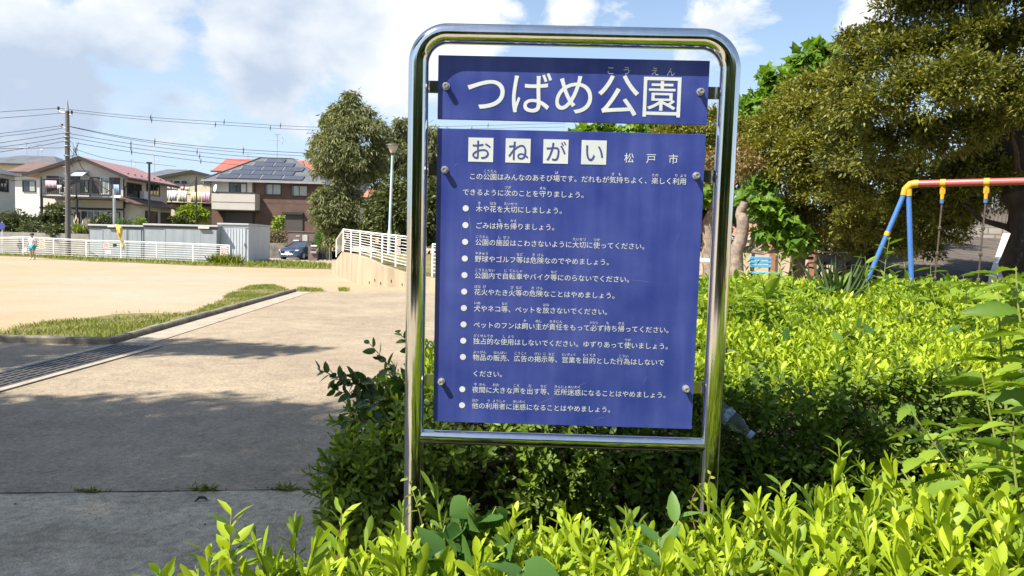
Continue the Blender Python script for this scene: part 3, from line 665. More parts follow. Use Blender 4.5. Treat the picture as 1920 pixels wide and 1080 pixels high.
for (u, v) in discs:
    V, Fc = buck['body']; k = len(V); V += [(u + .0094 * math.cos(t), -.0009, BASE + v + .0094 * math.sin(t)) for t in [2 * math.pi * j / 24 for j in range(24)]]; Fc.append(tuple(range(k, k + 24)))
def letters(bucket, mat, parent, name):
    m = MB(); m.add(*buck[bucket]); return m.build(name, mat, parent)
mk('scuff', (0.16, 0.19, 0.42), None, 5, .5)
m = MB()
for (u0, v0, u1, v1, w) in [(-.143, -.885, .03, -.80, .0006), (.03, -.80, .08, -.775, .0005), (.17, -.93 + .48, .27, -.455, .0005), (-.36, -.12, -.345, -.105, .0006), (.02, -.52, .05, -.58, .0005), (.2, -.62, .24, -.60, .0004), (.25, -.78, .262, -.75, .0005), (-.31, -.25, -.30, -.34, .0006), (-.33, -.30, -.345, -.42, .0004), (.1, -.90, .14, -.885, .0006), (.33, -.33, .345, -.30, .0004)]:
    d_ = Vector((u1 - u0, 0, v1 - v0)); nn_ = Vector((-d_.z, 0, d_.x)).normalized() * w; a_ = Vector((u0, -.0004, BASE + v0)); b_ = Vector((u1, -.0004, BASE + v1)); mid_ = a_.lerp(b_, .5) + nn_ * 3
    m.add([a_ - nn_ * .3, mid_ - nn_, b_ - nn_ * .3, b_ + nn_ * .3, mid_ + nn_, a_ + nn_ * .3], [(0, 1, 4, 5), (1, 2, 3, 4)])
m.build('scratches', 'scuff', lpan)
letters('title', 'white_film', upan, 'title_lettering'); letters('body', 'white_film', lpan, 'rules_lettering')
for u in TILE: MB().box(u - .0382, u + .0382, -.0012, -.0002, BASE - .0625 - .0365, BASE - .0625 + .0365).build('heading_tile', 'white_film', lpan)
for k_ in range(4): letters('head%d' % k_, 'ink_blue', lpan, 'heading_letter')

# ================================================================== fences, ramp wall, lamp
def rail_fence(name, label, cat, pts, nrail, pw, rr, ztop=None, group=None, zbot=.13):
    """pts: list of (ground point, height); posts, rails and a thicker top rail"""
    t = thing(name, label, cat, pts[0][0], 0, group); o = pts[0][0]
    P = [(p - o, h) for p, h in pts]
    for p, h in P: MB().box(p.x - pw, p.x + pw, p.y - pw, p.y + pw, p.z, p.z + h).build('post', 'white_paint', t)
    for k in range(nrail):
        f = zbot + (.93 - zbot) * k / (nrail - 1)
        MB().tube([p + Vector((0, -pw * .3, h * f)) for p, h in P], rr, 5).build('rail', 'white_paint', t)
    MB().tube([p + Vector((0, 0, h)) for p, h in P], rr * 2.3, 6).build('top_rail', 'white_paint', t)
    return t
A = ground(-30, 479); fp = []
for (px, pyb, pyt) in [(-70, 480, 444), (-12, 480, 446), (44, 480, 444), (101, 484.5, 447), (162, 487, 450.5), (227, 489, 452), (294, 493, 454.5), (362, 496.5, 457), (430, 498.5, 460)]:
    Y = 49.6 - (px - 44) * (49.6 - 43.0) / (430 - 44); b = at(px, pyb, Y); b.z = 0.0; tz = at(px, pyt, Y).z; fp.append((b, tz))
fence = rail_fence('rail_fence', 'long white horizontal rail fence with notices along the far side of the playground', 'fence', fp, 8, .034, .0125)
def fence_point(px):
    for (a, ha), (b, hb) in zip(fp, fp[1:]):
        pa = CX + 0; 
    return None
def notice(px0, px1, py0, py1, Y, label, lines=2, mat='notice_paper', ink='notice_red', group='notices tied to the fences', rz=0.0):
    a = at(px0, py0, Y); b = at(px1, py1, Y); w = abs(b.x - a.x); h = abs(a.z - b.z)
    t = thing('notice', label, 'notice', ((a.x + b.x) / 2, Y, (a.z + b.z) / 2), rz, group)
    MB().box(-w / 2, w / 2, -.006, .006, -h / 2, h / 2).build('sheet', mat, t)
    if ink:
        m = MB()
        for k in range(lines):
            zc = h * (.5 - (k + .6) / (lines + .2)) * .9; n = 6
            for j in range(n):
                x = -w * .4 + w * .8 * j / n; s_ = w * .8 / n * .78; hh = h / (lines + .6) * .32
                m.box(x, x + s_ * random.uniform(.6, 1), -.0105, -.0075, zc - hh * random.uniform(.5, 1), zc + hh)
        m.build('printing', ink, t)
    return t
def fY(px): return 49.6 - (px - 44) * (49.6 - 43.0) / (430 - 44) - .06
notice(73, 84.5, 447, 455, fY(79), 'orange notice beside the child on the fence, upper of the two')
notice(73, 85, 457.5, 466.5, fY(79), 'orange notice beside the child on the fence, lower of the two')
notice(193.5, 205, 456, 464.5, fY(200), 'orange notice on the fence in front of the grey shed below the yellow banner')
notice(198, 208, 469, 476, fY(204), 'plain white sheet low on the fence in front of the grey shed', mat='paper_white', ink=None)
notice(212, 219.5, 457, 462.5, fY(216), 'small dark plate on the fence just before the banner post', mat='black_metal', ink=None)
notice(413, 426.5, 462, 479, fY(420), 'tall white notice with red lines at the last bay of the fence', lines=4, mat='paper_white')

# yellow banner tied to a fence post
b = at(227, 489, fY(227)); bY = fY(227) - .1
ban = thing('banner', 'long twisted yellow banner hanging from a bamboo stick at the fence', 'banner', (b.x, bY, 0))
def L_(px, py, Y=None, o=None):
    v = at(px, py, Y if Y else bY); return Vector((v.x, v.y, v.z)) - Vector(o if o is not None else (b.x, bY, 0))
bp = [(215.5, 421, 229, 423), (217.5, 429, 229.5, 430), (219, 437, 228.8, 437), (222.5, 444, 228.2, 445), (226, 451, 228, 452), (228, 455, 231, 456), (229, 460, 233.5, 461), (228, 466, 231, 467)]
V = []; Fc = []
for i, (x0, y0, x1, y1) in enumerate(bp):
    for j in range(4):
        q = L_(x0 + (x1 - x0) * j / 3, y0 + (y1 - y0) * j / 3); q.y += .07 * math.sin(j * 2 + i * 1.1); V.append(q)
Fc = [(i * 4 + j, i * 4 + j + 1, i * 4 + j + 5, i * 4 + j + 4) for i in range(len(bp) - 1) for j in range(3)]
m = MB(); m.add(V, Fc); o = m.build('cloth', 'banner_yellow', ban, smooth=True); sd = o.modifiers.new('solid', 'SOLIDIFY'); sd.thickness = .012
m = MB()
for k in range(4): m.prism([L_(221 + k * .9, 431 + 3.3 * k) + Vector((0, -.12, 0)), L_(223.4 + k * .8, 431 + 3.3 * k) + Vector((0, -.12, 0)), L_(223.4 + k * .8, 433.2 + 3.3 * k) + Vector((0, -.12, 0)), L_(221 + k * .9, 433.2 + 3.3 * k) + Vector((0, -.12, 0))], (0, -.008, 0))
m.build('printing', 'notice_red', ban)
MB().tube([(0.02, .03, 1.0), (-.05, .03, 1.6), (-.1, 0.03, L_(222, 420).z)], .014, 6).build('stick', 'plume', ban)

# concrete ramp wall with its own fence
def arc_pts(ctrl, n):
    outp = []
    for (a, b) in zip(ctrl, ctrl[1:]):
        for k in range(n): outp.append(a.lerp(b, k / n))
    return outp + [ctrl[-1]]
wb = [Vector((-8.09, 33.5, .42)), Vector((-7.24, 31.6, 1.07)), Vector((-6.25, 28.7, 1.06)), Vector((-5.55, 26.6, 1.02)), Vector((-5.1, 25.85, .95)), Vector((-4.5, 25.4, .74)), Vector((-3.4, 24.8, .47)), Vector((-2.3, 24.3, .34)), Vector((-0.6, 23.6, .26)), (Vector((1.6, 22.9, .2)))]
rw = thing('ramp_wall', 'streaked tan concrete retaining wall rising along a ramp behind the sign post', 'wall', (wb[3].x, wb[3].y, 0)); ro = Vector((wb[3].x, wb[3].y, 0))
V = []; Fc = []; nW = len(wb)
for i, p in enumerate(wb):
    d = (wb[min(i + 1, nW - 1)] - wb[max(i - 1, 0)]); d.z = 0; d.normalize(); nn = Vector((-d.y, d.x, 0)); q = Vector((p.x, p.y, 0)) - ro
    V += [q + Vector((0, 0, -.3)), q + Vector((0, 0, p.z)), q + nn * .22 + Vector((0, 0, p.z)), q + nn * .22 + Vector((0, 0, -.3))]
for i in range(nW - 1):
    for k in range(4): Fc.append((i * 4 + k, i * 4 + (k + 1) % 4, i * 4 + 4 + (k + 1) % 4, i * 4 + 4 + k))
Fc += [(0, 1, 2, 3), (nW * 4 - 1, nW * 4 - 2, nW * 4 - 3, nW * 4 - 4)]
m = MB(); m.add(V, Fc); m.build('wall_face', 'wall_concrete', rw)
m = MB()
for k in range(9):
    f = .3 + 2.9 * k / 8; i = int(f) + 4; p = wb[i].lerp(wb[i + 1], f - int(f)); q = Vector((p.x, p.y, 0)) - ro
    m.obox((q.x, q.y - .004, .12 + .1 * (k % 2)), .035, .02, .09, .5)
m.build('weep_holes', 'black_metal', rw)
# raised bank behind the wall
bk = [(p.x, p.y, p.z - .06) for p in wb]
V = []; Fc = []
for i, p in enumerate(wb[:-1]):
    V += [(p.x + .12, p.y + .12, max(p.z - .05, .12)), (p.x + 2.5, p.y + 3.5, max(p.z - .05, .2) + .05), (p.x + 9, p.y + 14, .5)]
for i in range(nW - 2):
    for k in range(2): Fc.append((i * 3 + k, i * 3 + k + 1, i * 3 + 4 + k, i * 3 + 3 + k))
m = MB(); m.add(V, Fc); o = m.build('ramp_bank', 'soil_bank'); o['kind'] = 'structure'
rp = []
for (px, pb_, pt_, Y) in [(630.5, 482, 449, 32.7), (643.4, 472, 429.7, 31.1), (658, 475, 431.7, 29.0), (675, 479, 433.6, 27.2), (695.3, 486, 436.2, 26.3), (716.3, 492.6, 438.8, 25.8), (741.6, 500, 441.4, 25.4), (770, 508, 445, 25.1)]:
    b_ = at(px, pb_, Y); rp.append((b_, at(px, pt_, Y).z - b_.z))
rail_fence('rail_fence', 'white railing with red notices on top of the concrete ramp wall', 'fence', rp, 9, .026, .012)
rp2 = [(Vector((-2.72, 25.3, .40)), 1.1), (Vector((-1.6, 24.8, .36)), 1.05), (Vector((-.4, 24.3, .32)), 1.05), (Vector((1.1, 23.6, .28)), 1.05)]
rail_fence('rail_fence', 'white railing glimpsed through the gap between the sign panel and its post', 'fence', rp2, 8, .028, .013)
notice(650, 654, 437, 446, 30.6, 'red and white notice on the ramp railing nearest its far corner', 3, 'paper_white')
notice(704.5, 709.5, 445, 457, 26.0, 'red and white notice in the middle of the ramp railing', 3, 'paper_white')
notice(744.5, 751, 448.5, 460.5, 25.25, 'red and white notice beside the sign post on the ramp railing, upper one', 3, 'paper_white')
notice(745, 751, 465.5, 477.5, 25.25, 'red and white notice beside the sign post on the ramp railing, lower one', 3, 'paper_white')

lb = at(728.5, 482, 30.5); lt = at(736.5, 274, 30.5); h = lt.z - .3
lamp = thing('street_lamp', 'pale green street lamp with a flared dark lantern behind the ramp railing', 'street lamp', (lb.x, 30.5, .3))
dx = lt.x - lb.x
MB().tube([(0, 0, 0), (dx * .28, 0, h * .33), (dx * .3, 0, h * .345), (dx * .94, 0, h - .3)], [.078, .075, .055, .05], 12).build('post', 'lamp_post', lamp, smooth=True)
mt = Matrix.Translation((dx, 0, h - .3))
MB().lathe([(.07, -.06), (.09, 0), (.12, .02)], 14, mt).build('collar', 'lamp_cap', lamp, smooth=True)
MB().lathe([(.09, .02), (.17, .2), (.22, .31)], 14, mt).build('lantern', 'lamp_glass', lamp, smooth=True)
MB().lathe([(.23, .31), (.29, .322), (.28, .35), (.16, .385), (.04, .40)], 18, mt).build('cap', 'lamp_cap', lamp, smooth=True)

# ================================================================== sheds
def shed(name, label, x0, x1, py0l, Yf, depth, mat, door_fr, side=None, ribs=0, tube=None, rz=0.0, ztop=None):
    a = at(x0, py0l, Yf); b = at(x1, py0l, Yf); w = b.x - a.x; z1 = ztop or a.z
    t = thing(name, label, 'shed', (a.x, Yf, 0), rz)
    MB().box(0, w, 0, depth, .05, z1 - .12).build('wall', mat, t)
    MB().box(-.06, w + .06, -.12, depth + .1, z1 - .115, z1).build('roof', 'shed_roof', t, bevel=.02)
    MB().box(-.02, w + .02, -.05, -.005, z1 - .27, z1 - .12).build('fascia', 'dark_panel' if not ribs else mat, t)
    for (u0, u1) in door_fr:
        m = MB(); m.box(w * u0, w * u1, -.03, -.003, .12, z1 - .3)
        o = m.build('door', mat, t)
        m = MB()
        if ribs:
            for k in range(ribs):
                x = w * (u0 + (u1 - u0) * (k + .3) / ribs); m.box(x, x + w * (u1 - u0) / ribs * .42, -.055, -.0305, .14, z1 - .32)
        else:
            m.box(w * u0, w * u0 + .05, -.045, -.0305, .12, z1 - .3); m.box(w * u1 - .05, w * u1, -.045, -.0305, .12, z1 - .3)
            for k in (.35, .68): x = w * (u0 + (u1 - u0) * k); m.box(x, x + .015, -.037, -.0305, .12, z1 - .3)
        m.build('door_ribs', mat, o)
        if ribs: MB().box(w * u1 - .09, w * u1 - .05, -.09, -.056, z1 * .42, z1 * .50).build('handle', 'black_metal', o)
    if tube:
        for (u0, u1, z) in tube: MB().box(w * u0, w * u1, -.2, -.06, z, z + .12).build('strip_lamp', 'cloth_cream', t, bevel=.02)
    return t
shed('storage_shed', 'low grey storage shed with a dark eave behind the yellow banner', 168, 268, 420, 48.2, 2.6, 'shed_grey', [(.24, .70), (.72, .97)], tube=[(.36, .5, 2.05)])
shed('storage_shed', 'wide grey storage shed in the middle with a cream strip lamp under its eave', 271, 408, 419, 47.0, 2.8, 'shed_grey', [(.28, .99)], tube=[(.75, .9, 2.09)])
sh3 = shed('storage_shed', 'pale ribbed steel shed with double doors next to the driveway', 410, 466, 420.5, 47.6, 4.2, 'shed_light', [(.04, .93)], ribs=9, ztop=2.5)
# block behind the first shed's corner, dumped rock at the third
g = ground(460, 490.5); t = thing('planter', 'small dark weathered planter trough on the grass by the ribbed shed', 'planter', (g.x, 46.3, 0))
MB().obox((0, 0, .2), .62, .35, .34, .2).build('trough', 'rock', t, bevel=.03); MB().obox((.02, 0, .39), .66, .4, .05, .2).build('rim', 'retaining_grey', t)

# retaining walls of the gardens
g = at(0, 437, 51.5)
tag(MB().box(-45, -25.6, 51.4, 51.9, 0, at(60, 436, 51.5).z).build('retaining_wall', 'retaining_grey'), 'low grey concrete retaining wall under the garden shrubs behind the fence', 'wall')
a = at(486, 455, 61.5); b = at(556, 455, 61.5)
tag(MB().box(a.x - 1, b.x, 61.5, 62.1, 0, a.z).build('stone_wall', 'stone_wall', bevel=.03), 'rough dark stone retaining wall behind the parked car', 'wall')
sheet('house_terrace', [(-60, 51.9), (-24, 51.9), (-24, 62.0), (-14, 62.1), (4, 62.1), (4, 120), (-60, 120)], 1.15, 'soil_bank')

# ================================================================== houses
def house(name, label, x, y, z): return thing(name, label, 'house', (x, y, z))
class Lc:
    """pixel helper in a house's own coordinates"""
    def __init__(s, o): s.o = Vector(o)
    def f(s, px, py, Y): v = at(px, py, Y) - s.o; return v.x, v.z
    def s(s, px, py, X): v = atx(px, py, X) - s.o; return v.y, v.z
def window(t, x0, x1, z0, z1, y, fr='window_frame_dark', curtain=.5, n=2):
    """in a wall facing -Y"""
    m = MB(); e = .06
    m.box(x0 - e, x1 + e, y - .07, y - .003, z1, z1 + e); m.box(x0 - e, x1 + e, y - .09, y - .003, z0 - e, z0); m.box(x0 - e, x0, y - .07, y - .003, z0, z1); m.box(x1, x1 + e, y - .07, y - .003, z0, z1)
    for k in range(1, n): xm = x0 + (x1 - x0) * k / n; m.box(xm - .03, xm + .03, y - .055, y - .003, z0, z1)
    f = m.build('window', fr, t); MB().box(x0, x1, y - .03, y - .004, z0, z1).build('pane', 'glass', f)
    if curtain: MB().box(x0 + (x1 - x0) * (1 - curtain), x1, y - .036, y - .0305, z0, z1).build('curtain', 'curtain', f)
    return f
def window_side(t, y0, y1, z0, z1, x, fr='window_frame_dark'):
    m = MB(); e = .06
    m.box(x + .003, x + .07, y0 - e, y1 + e, z1, z1 + e); m.box(x + .003, x + .09, y0 - e, y1 + e, z0 - e, z0); m.box(x + .003, x + .07, y0 - e, y0, z0, z1); m.box(x + .003, x + .07, y1, y1 + e, z0, z1)
    ym = (y0 + y1) / 2; m.box(x + .003, x + .055, ym - .04, ym + .04, z0, z1)
    f = m.build('window', fr, t); MB().box(x + .004, x + .03, y0, y1, z0, z1).build('pane', 'glass', f); return f

# --- white gabled house with the balcony
Y0 = 60.0; HB = at(75, 440, Y0); HB.z = 1.15; t = house('white_house', 'white two storey house with a pinkish gable roof and a black railed balcony', HB.x, Y0, HB.z); q = Lc((HB.x, Y0, HB.z))
xr, zer = q.f(231, 332, Y0); xl, zel = 0.0, q.f(80, 322, Y0)[1]; xp, zp = q.f(158, 299, Y0); ze = (zer + zel) / 2; DP = 7.6
m = MB(); m.prism([(xl, 0, 0), (xr, 0, 0), (xr, 0, ze), (xp, 0, zp), (xl, 0, ze)], (0, DP, 0)); m.build('wall', 'siding_white', t)
def slab(p0, p1, y0, y1, th): # sloping roof slab between ridge p0 and eave p1 (x, z)
    m = MB(); m.prism([(p0[0], y0, p0[1]), (p1[0], y0, p1[1]), (p1[0], y0, p1[1] + th), (p0[0], y0, p0[1] + th)], (0, y1 - y0, 0)); return m
sl_r = (zp - ze) / (xr - xp); sl_l = (zp - ze) / (xp - xl)
rf = slab((xp, zp + .02), (xr + .75, ze - .75 * sl_r), -.7, DP + .6, .14).build('roof', 'roof_pink', t)
slab((xp, zp + .02), (xl - .9, ze - .9 * sl_l), -.7, DP + .6, .14).build('roof', 'roof_pink', t)
m = MB()
for (px_, pz_, ex) in ((xr + .78, ze - .75 * sl_r, 1), (xl - .93, ze - .9 * sl_l, -1)):
    m.prism([(xp, -.74, zp - .06), (px_, -.74, pz_ - .1), (px_, -.74, pz_ + .17), (xp, -.74, zp + .2)], (0, .035, 0))
m.build('bargeboard', 'dark_trim', t)
m = MB(); m.box(xr + .72, xr + .84, -.7, DP + .6, ze - .75 * sl_r - .1, ze - .75 * sl_r + .03); m.build('gutter', 'dark_trim', t)
m = MB(); m.tube([(xr + .7, .1, ze - .6), (xr + .1, .08, ze - .9), (xr + .07, .08, 2.6)], .05, 6); m.tube([(xr + .07, -.06, ze - .3), (xr + .07, -.06, 0)], .05, 6); m.build('downpipe', 'dark_trim', t)
# snow guards / ridge cap
m = MB()
for k in range(7): m.obox((xr + .1, .6 + k * 1.1, ze - .05 * sl_r + .22), .12, .06, .1)
m.build('snow_guard', 'dark_trim', t)
# dark upper window band
zb0 = q.f(150, 362, Y0)[1]; zb1 = q.f(150, 329, Y0)[1]
def fx(px): return q.f(px, 345, Y0)[0]
for (a, b) in ((88, 113), (122, 150), (172, 190), (205, 225)): MB().box(fx(a), fx(b), -.06, -.003, zb0, zb1 - .1).build('shutter', 'dark_panel', t)
window(t, fx(114), fx(121), zb0, zb1 - .15, 0, 'window_frame_white', 0, 1); window(t, fx(151), fx(166), zb0 + .1, zb1 - .4, 0, 'window_frame_dark', .4); window(t, fx(190), fx(204), zb0, zb1 - .15, 0, 'window_frame_white', .9)
aw = MB(); x0, z0 = q.f(145, 329, Y0); x1, z1 = q.f(167, 326, Y0); aw.prism([(x0, -.9, z0 - .1), (x1, -.9, z0 - .1), (x1, 0, z1 + .2), (x0, 0, z1 + .2)], (0, 0, .05)); aw.build('awning', 'awning', t)
# balcony
xb0, zd = q.f(77, 366.5, 58.3); xb1, _ = q.f(214, 366.5, 58.3); zr = q.f(150, 339, 58.3)[1]
yb = 58.3 - Y0
MB().box(xb0, xb1, yb, -.004, zd - .17, zd).build('balcony_deck', 'dark_trim', t)
m = MB()
for px in (77, 143, 212): x = q.f(px, 380, 58.3)[0]; m.box(x - .07, x + .07, yb, yb + .14, -.3, zd if px != 143 else zd)
for px in (77, 143, 168, 212): x = q.f(px, 350, 58.3)[0]; m.box(x - .045, x + .045, yb, yb + .07, zd + .003, zr + .25)
m.build('balcony_posts', 'black_metal', t)
m = MB(); m.box(xb0, xb1, yb, yb + .05, zr, zr + .06); m.box(xb0, xb1, yb, yb + .05, zd + .1, zd + .15)
n = 40
for k in range(n): x = xb0 + (xb1 - xb0) * (k + .5) / n; m.box(x - .018, x + .018, yb + .01, yb + .04, zd + .15, zr)
m.build('railing', 'black_metal', t)
# ground floor band, windows, lower roof
zc = q.f(150, 391, Y0)[1]; MB().box(xl, xr + .02, -.05, -.004, zc - .08, zc + .08).build('belt_course', 'dark_trim', t)
z0 = .25; window(t, q.f(153, 400, Y0)[0], q.f(200, 400, Y0)[0], z0 + .6, zc - .2, 0, 'window_frame_white', .3, 4); window(t, q.f(205, 400, Y0)[0], q.f(224, 400, Y0)[0], z0 + .6, zc - .25, 0)
MB().box(q.f(140, 400, Y0)[0], q.f(152, 400, Y0)[0], -.05, -.003, .2, zc - .3).build('shutter', 'dark_panel', t)
# side wall windows and skirt roof
for (p0, p1, pa, pb) in ((238, 264, 343, 367), (275, 298, 345, 364)):
    ya, za = q.s(p0, pb, HB.x + xr); yb_, _ = q.s(p1, pb, HB.x + xr); _, zt = q.s(p0, pa, HB.x + xr); window_side(t, ya, yb_, za, zt, xr)
ys, zs = q.s(216, 374, HB.x + xr + 1.2); ye, _ = q.s(322, 384, HB.x + xr + 1.2)
zs = q.s(260, 384, HB.x + xr + 1.2)[1]
m = MB(); m.prism([(xr + .004, -1.2, zs + .45), (xr + 1.5, -1.2, zs - .1), (xr + 1.5, -1.2, zs + .04), (xr + .004, -1.2, zs + .62)], (0, 7.7, 0)); m.build('lower_roof', 'roof_brown', t)
MB().box(xr + .01, xr + 1.0, .3, 6.2, 0, zs + .05).build('side_wing', 'siding_white', t)
f = MB().box(xr + 1.004, xr + 1.05, 1.5, 3.6, .5, zs - .4).build('window', 'window_frame_dark', t); MB().box(xr + 1.051, xr + 1.06, 1.6, 3.5, .55, zs - .45).build('pane', 'glass', f)
MB().box(xr + 1.004, xr + 1.06, 4.2, 5.9, .1, zs - .4).build('shutter', 'dark_panel', t)
yA, zA = q.s(271, 378, HB.x + xr + .35); MB().box(xr + .12, xr + .48, yA - .35, yA + .4, zs + .6, zs + 1.25).build('air_conditioner', 'wall_grey_white', t, bevel=.02)
# towels on this balcony
def towel(label, px0, px1, py0, py1, Y, mat, group):
    a = at(px0, py0, Y); b = at(px1, py1, Y); w = b.x - a.x; h = a.z - b.z
    m = MB(); V = []; n = 9
    for j in (0, .5, 1):
        for i in range(n): V.append((w * (i / (n - 1) - .5) * (1 - .05 * j), .05 * math.sin(i * 2.3 + px0) * (j + .2) - .02, -h * j + .02 * math.sin(i * 3 + px0) * j))
    m.add(V, [(r * n + i, r * n + i + 1, (r + 1) * n + i + 1, (r + 1) * n + i) for r in range(2) for i in range(n - 1)])
    o = m.build('towel', mat, smooth=True); o.location = ((a.x + b.x) / 2, Y, a.z); s = o.modifiers.new('solid', 'SOLIDIFY'); s.thickness = .03
    return tag(o, label, 'towel', group)
G1 = 'laundry on the white house balcony'
towel('pink towel over the black balcony rail of the white house', 86, 107, 338.5, 353, 58.2, 'cloth_pink', G1)
towel('small white cloth beside the pink towel on the black balcony rail', 107.5, 116, 347, 355, 58.2, 'cloth_white', G1)
towel('blue sheet hung at the right end of the black railed balcony', 213, 224, 346, 365, 58.2, 'cloth_blue', G1)

# --- house with the long laundry line, cream gable
Y0 = 72.0; x0w = at(300, 400, Y0).x; t = house('cream_house', 'cream gabled house with a brown roof behind the long line of laundry', x0w, Y0, 1.15); q = Lc((x0w, Y0, 1.15))
xr = q.f(412, 350, Y0)[0]; xp, zp = q.f(363, 323, Y0); zl = q.f(305, 333, Y0)[1]; zrr = q.f(405, 333, Y0)[1]
MB().prism([(0, 0, 0), (xr, 0, 0), (xr, 0, zrr), (xp, 0, zp), (0, 0, zl)], (0, 9, 0)).build('wall', 'wall_cream', t)
slab((xp, zp + .02), (-.9, zl - .25), -.5, 9.5, .15).build('roof', 'roof_brown', t); slab((xp, zp + .02), (xr + .8, zrr - .3), -.5, 9.5, .15).build('roof', 'roof_brown', t)
m = MB(); m.prism([(xp, -.54, zp - .08), (-.95, -.54, zl - .36), (-.95, -.54, zl - .1), (xp, -.54, zp + .18)], (0, .035, 0)); m.prism([(xp, -.54, zp - .08), (xr + .85, -.54, zrr - .4), (xr + .85, -.54, zrr - .15), (xp, -.54, zp + .18)], (0, .035, 0)); m.build('bargeboard', 'dark_trim', t)
for (a, b) in ((327, 338), (340.5, 351), (383, 394), (396.5, 407)):
    xa, za = q.f(a, 344.5, Y0); xb, zb_ = q.f(b, 339.5, Y0); window(t, xa, xb, za, zb_, 0, 'window_frame_white', 0, 1)
xa, z1 = q.f(299, 381, 69.6); xb, _ = q.f(397, 383, 69.6); ybk = 69.6 - Y0
MB().box(xa, xb, ybk, -.005, z1 - .1, z1 + .12).build('balcony_deck', 'dark_trim', t)
m = MB()
zt = q.f(350, 350, 69.6)[1]
for px in (300, 321, 345, 366, 395): x = q.f(px, 365, 69.6)[0]; m.box(x - .04, x + .04, ybk, ybk + .06, z1 + .13, zt + .6)
m.box(xa, xb, ybk, ybk + .05, zt - .75, zt - .68); m.box(xa, xb, ybk, ybk + .05, zt + .25, zt + .29); m.build('railing', 'dark_trim', t)
m = MB(); x1, zq = q.f(352, 347, 70.5); x2, zq2 = q.f(387, 353, 70.5); m.tube([(x1, -1.5, zq - .3), (q.f(367, 337, 70.5)[0], -1.5, q.f(367, 337, 70.5)[1])], .02, 5); m.tube([(q.f(368, 337, 70.5)[0], -1.5, q.f(368, 337, 70.5)[1]), (x2, -1.5, zq2)], .02, 5); m.build('stay_wire', 'wire', t)
G2 = 'laundry on the cream house balcony'
towel('white towel at the left end of the long lower laundry line', 301, 316.5, 357, 377, 69.4, 'cloth_white', G2)
towel('white towel second on the long lower laundry line', 317.5, 332, 357.5, 377, 69.4, 'cloth_white', G2)
towel('off white towel between the white and yellow towels on the laundry line', 334, 351, 357.5, 378.5, 69.4, 'cloth_cream', G2)
towel('pale yellow towel before the thin black pole on the laundry line', 358, 368, 360, 379.5, 69.4, 'cloth_yellow', G2)
towel('pale yellow towel just past the thin black pole on the laundry line', 369.5, 378, 360, 379.5, 69.4, 'cloth_yellow', G2)
towel('pink towel beside the yellow one on the laundry line', 378.5, 386, 361, 380, 69.4, 'cloth_pink', G2)
towel('pink towel at the end of the line beside the brown house balcony', 387, 394, 361, 380.5, 69.4, 'cloth_pink', G2)
towel('white shirt on the upper line above the first towels', 309, 320, 346.5, 356.5, 70.2, 'cloth_white', G2)
towel('white shirt second on the upper laundry line', 322, 333, 347.5, 357, 70.2, 'cloth_white', G2)
towel('narrow pinkish cloth on the upper line behind the off white towel', 339, 346, 350, 357.5, 70.2, 'cloth_pink', G2)
towel('narrow cream cloth on the upper line left of the yellow towels', 347.5, 355, 350.5, 358, 70.2, 'cloth_cream', G2)

# --- brown brick house with solar panels
Y0 = 66.5; xl_ = at(397, 400, Y0).x; t = house('brown_house', 'brown brick house with solar panels on its grey hip roof and a pale balcony', xl_, Y0, 1.15); q = Lc((xl_, Y0, 1.15))
xr = q.f(600, 400, Y0)[0]; ze = q.f(500, 341, Y0)[1]; DP = 9.0
MB().box(0, xr, 0, DP, 0, ze).build('wall', 'brick_brown', t)
MB().box(0, q.f(473, 350, Y0)[0], -.03, -.004, q.f(440, 392, Y0)[1], ze - .004).build('upper_wall_panel', 'balcony_panel', t)
e = .6; zr = q.f(515, 297, Y0 + DP / 2)[1]; xr0 = q.f(489, 297, Y0 + DP / 2)[0]; xr1 = q.f(549, 297, Y0 + DP / 2)[0]
V = [(-e, -e, ze), (xr + e, -e, ze), (xr + e, DP + e, ze), (-e, DP + e, ze), (xr0, DP / 2, zr), (xr1, DP / 2, zr)]
rf = MB().add(V, [(0, 1, 5, 4), (1, 2, 5), (2, 3, 4, 5), (3, 0, 4), (3, 2, 1, 0)]).build('roof', 'roof_grey', t)
m = MB()
for (a, b) in ((V[0], V[4]), (V[1], V[5]), (V[4], V[5])): m.tube([Vector(a) + Vector((0, 0, .05)), Vector(b) + Vector((0, 0, .05))], .07, 6)
m.build('ridge_cap', 'roof_grey', rf)
m = MB(); m.box(-e - .08, xr + e + .08, -e - .1, -e - .004, ze - .12, ze + .03); m.box(xr + e + .004, xr + e + .1, -e - .1, DP + e, ze - .12, ze + .03); m.box(-e - .1, -e - .004, -e, DP + e, ze - .12, ze + .03); m.build('gutter', 'solar_frame', t)
# solar panels on the front slope, in staggered rows
nrm_ = Vector((0, -(zr - ze), (DP / 2 + e))).normalized(); upv = Vector((0, DP / 2 + e, zr - ze)).normalized(); slen = math.hypot(DP / 2 + e, zr - ze)
for r in range(5):
    s0 = slen * (.06 + .18 * r); w0 = .02 + r * .095
    n = [5, 5, 4, 3, 2][r]; pw = 1.85; xs = (xr * .36) + [-1.9, -1.1, -.5, .3, 1.1][r] - 1.1
    for k in range(n):
        c = Vector((xs + k * (pw + .08), -e, ze)) + upv * s0 + nrm_ * .05
        if c.x + pw > xr + e - (s0 / slen) * (xr + e - xr1) - .5: continue
        a = c; b = c + Vector((pw, 0, 0)); hh = upv * (slen * .165)
        o = MB().prism([a, b, b + hh, a + hh], nrm_ * .04).build('solar_panel', 'solar', t)
        m = MB(); m.prism([a + nrm_ * .0405, a + Vector((.1, 0, 0)) + nrm_ * .0405, a + hh + Vector((.1, 0, 0)) + nrm_ * .0405, a + hh + nrm_ * .0405], nrm_ * .012); m.build('panel_edge', 'solar_frame', o)
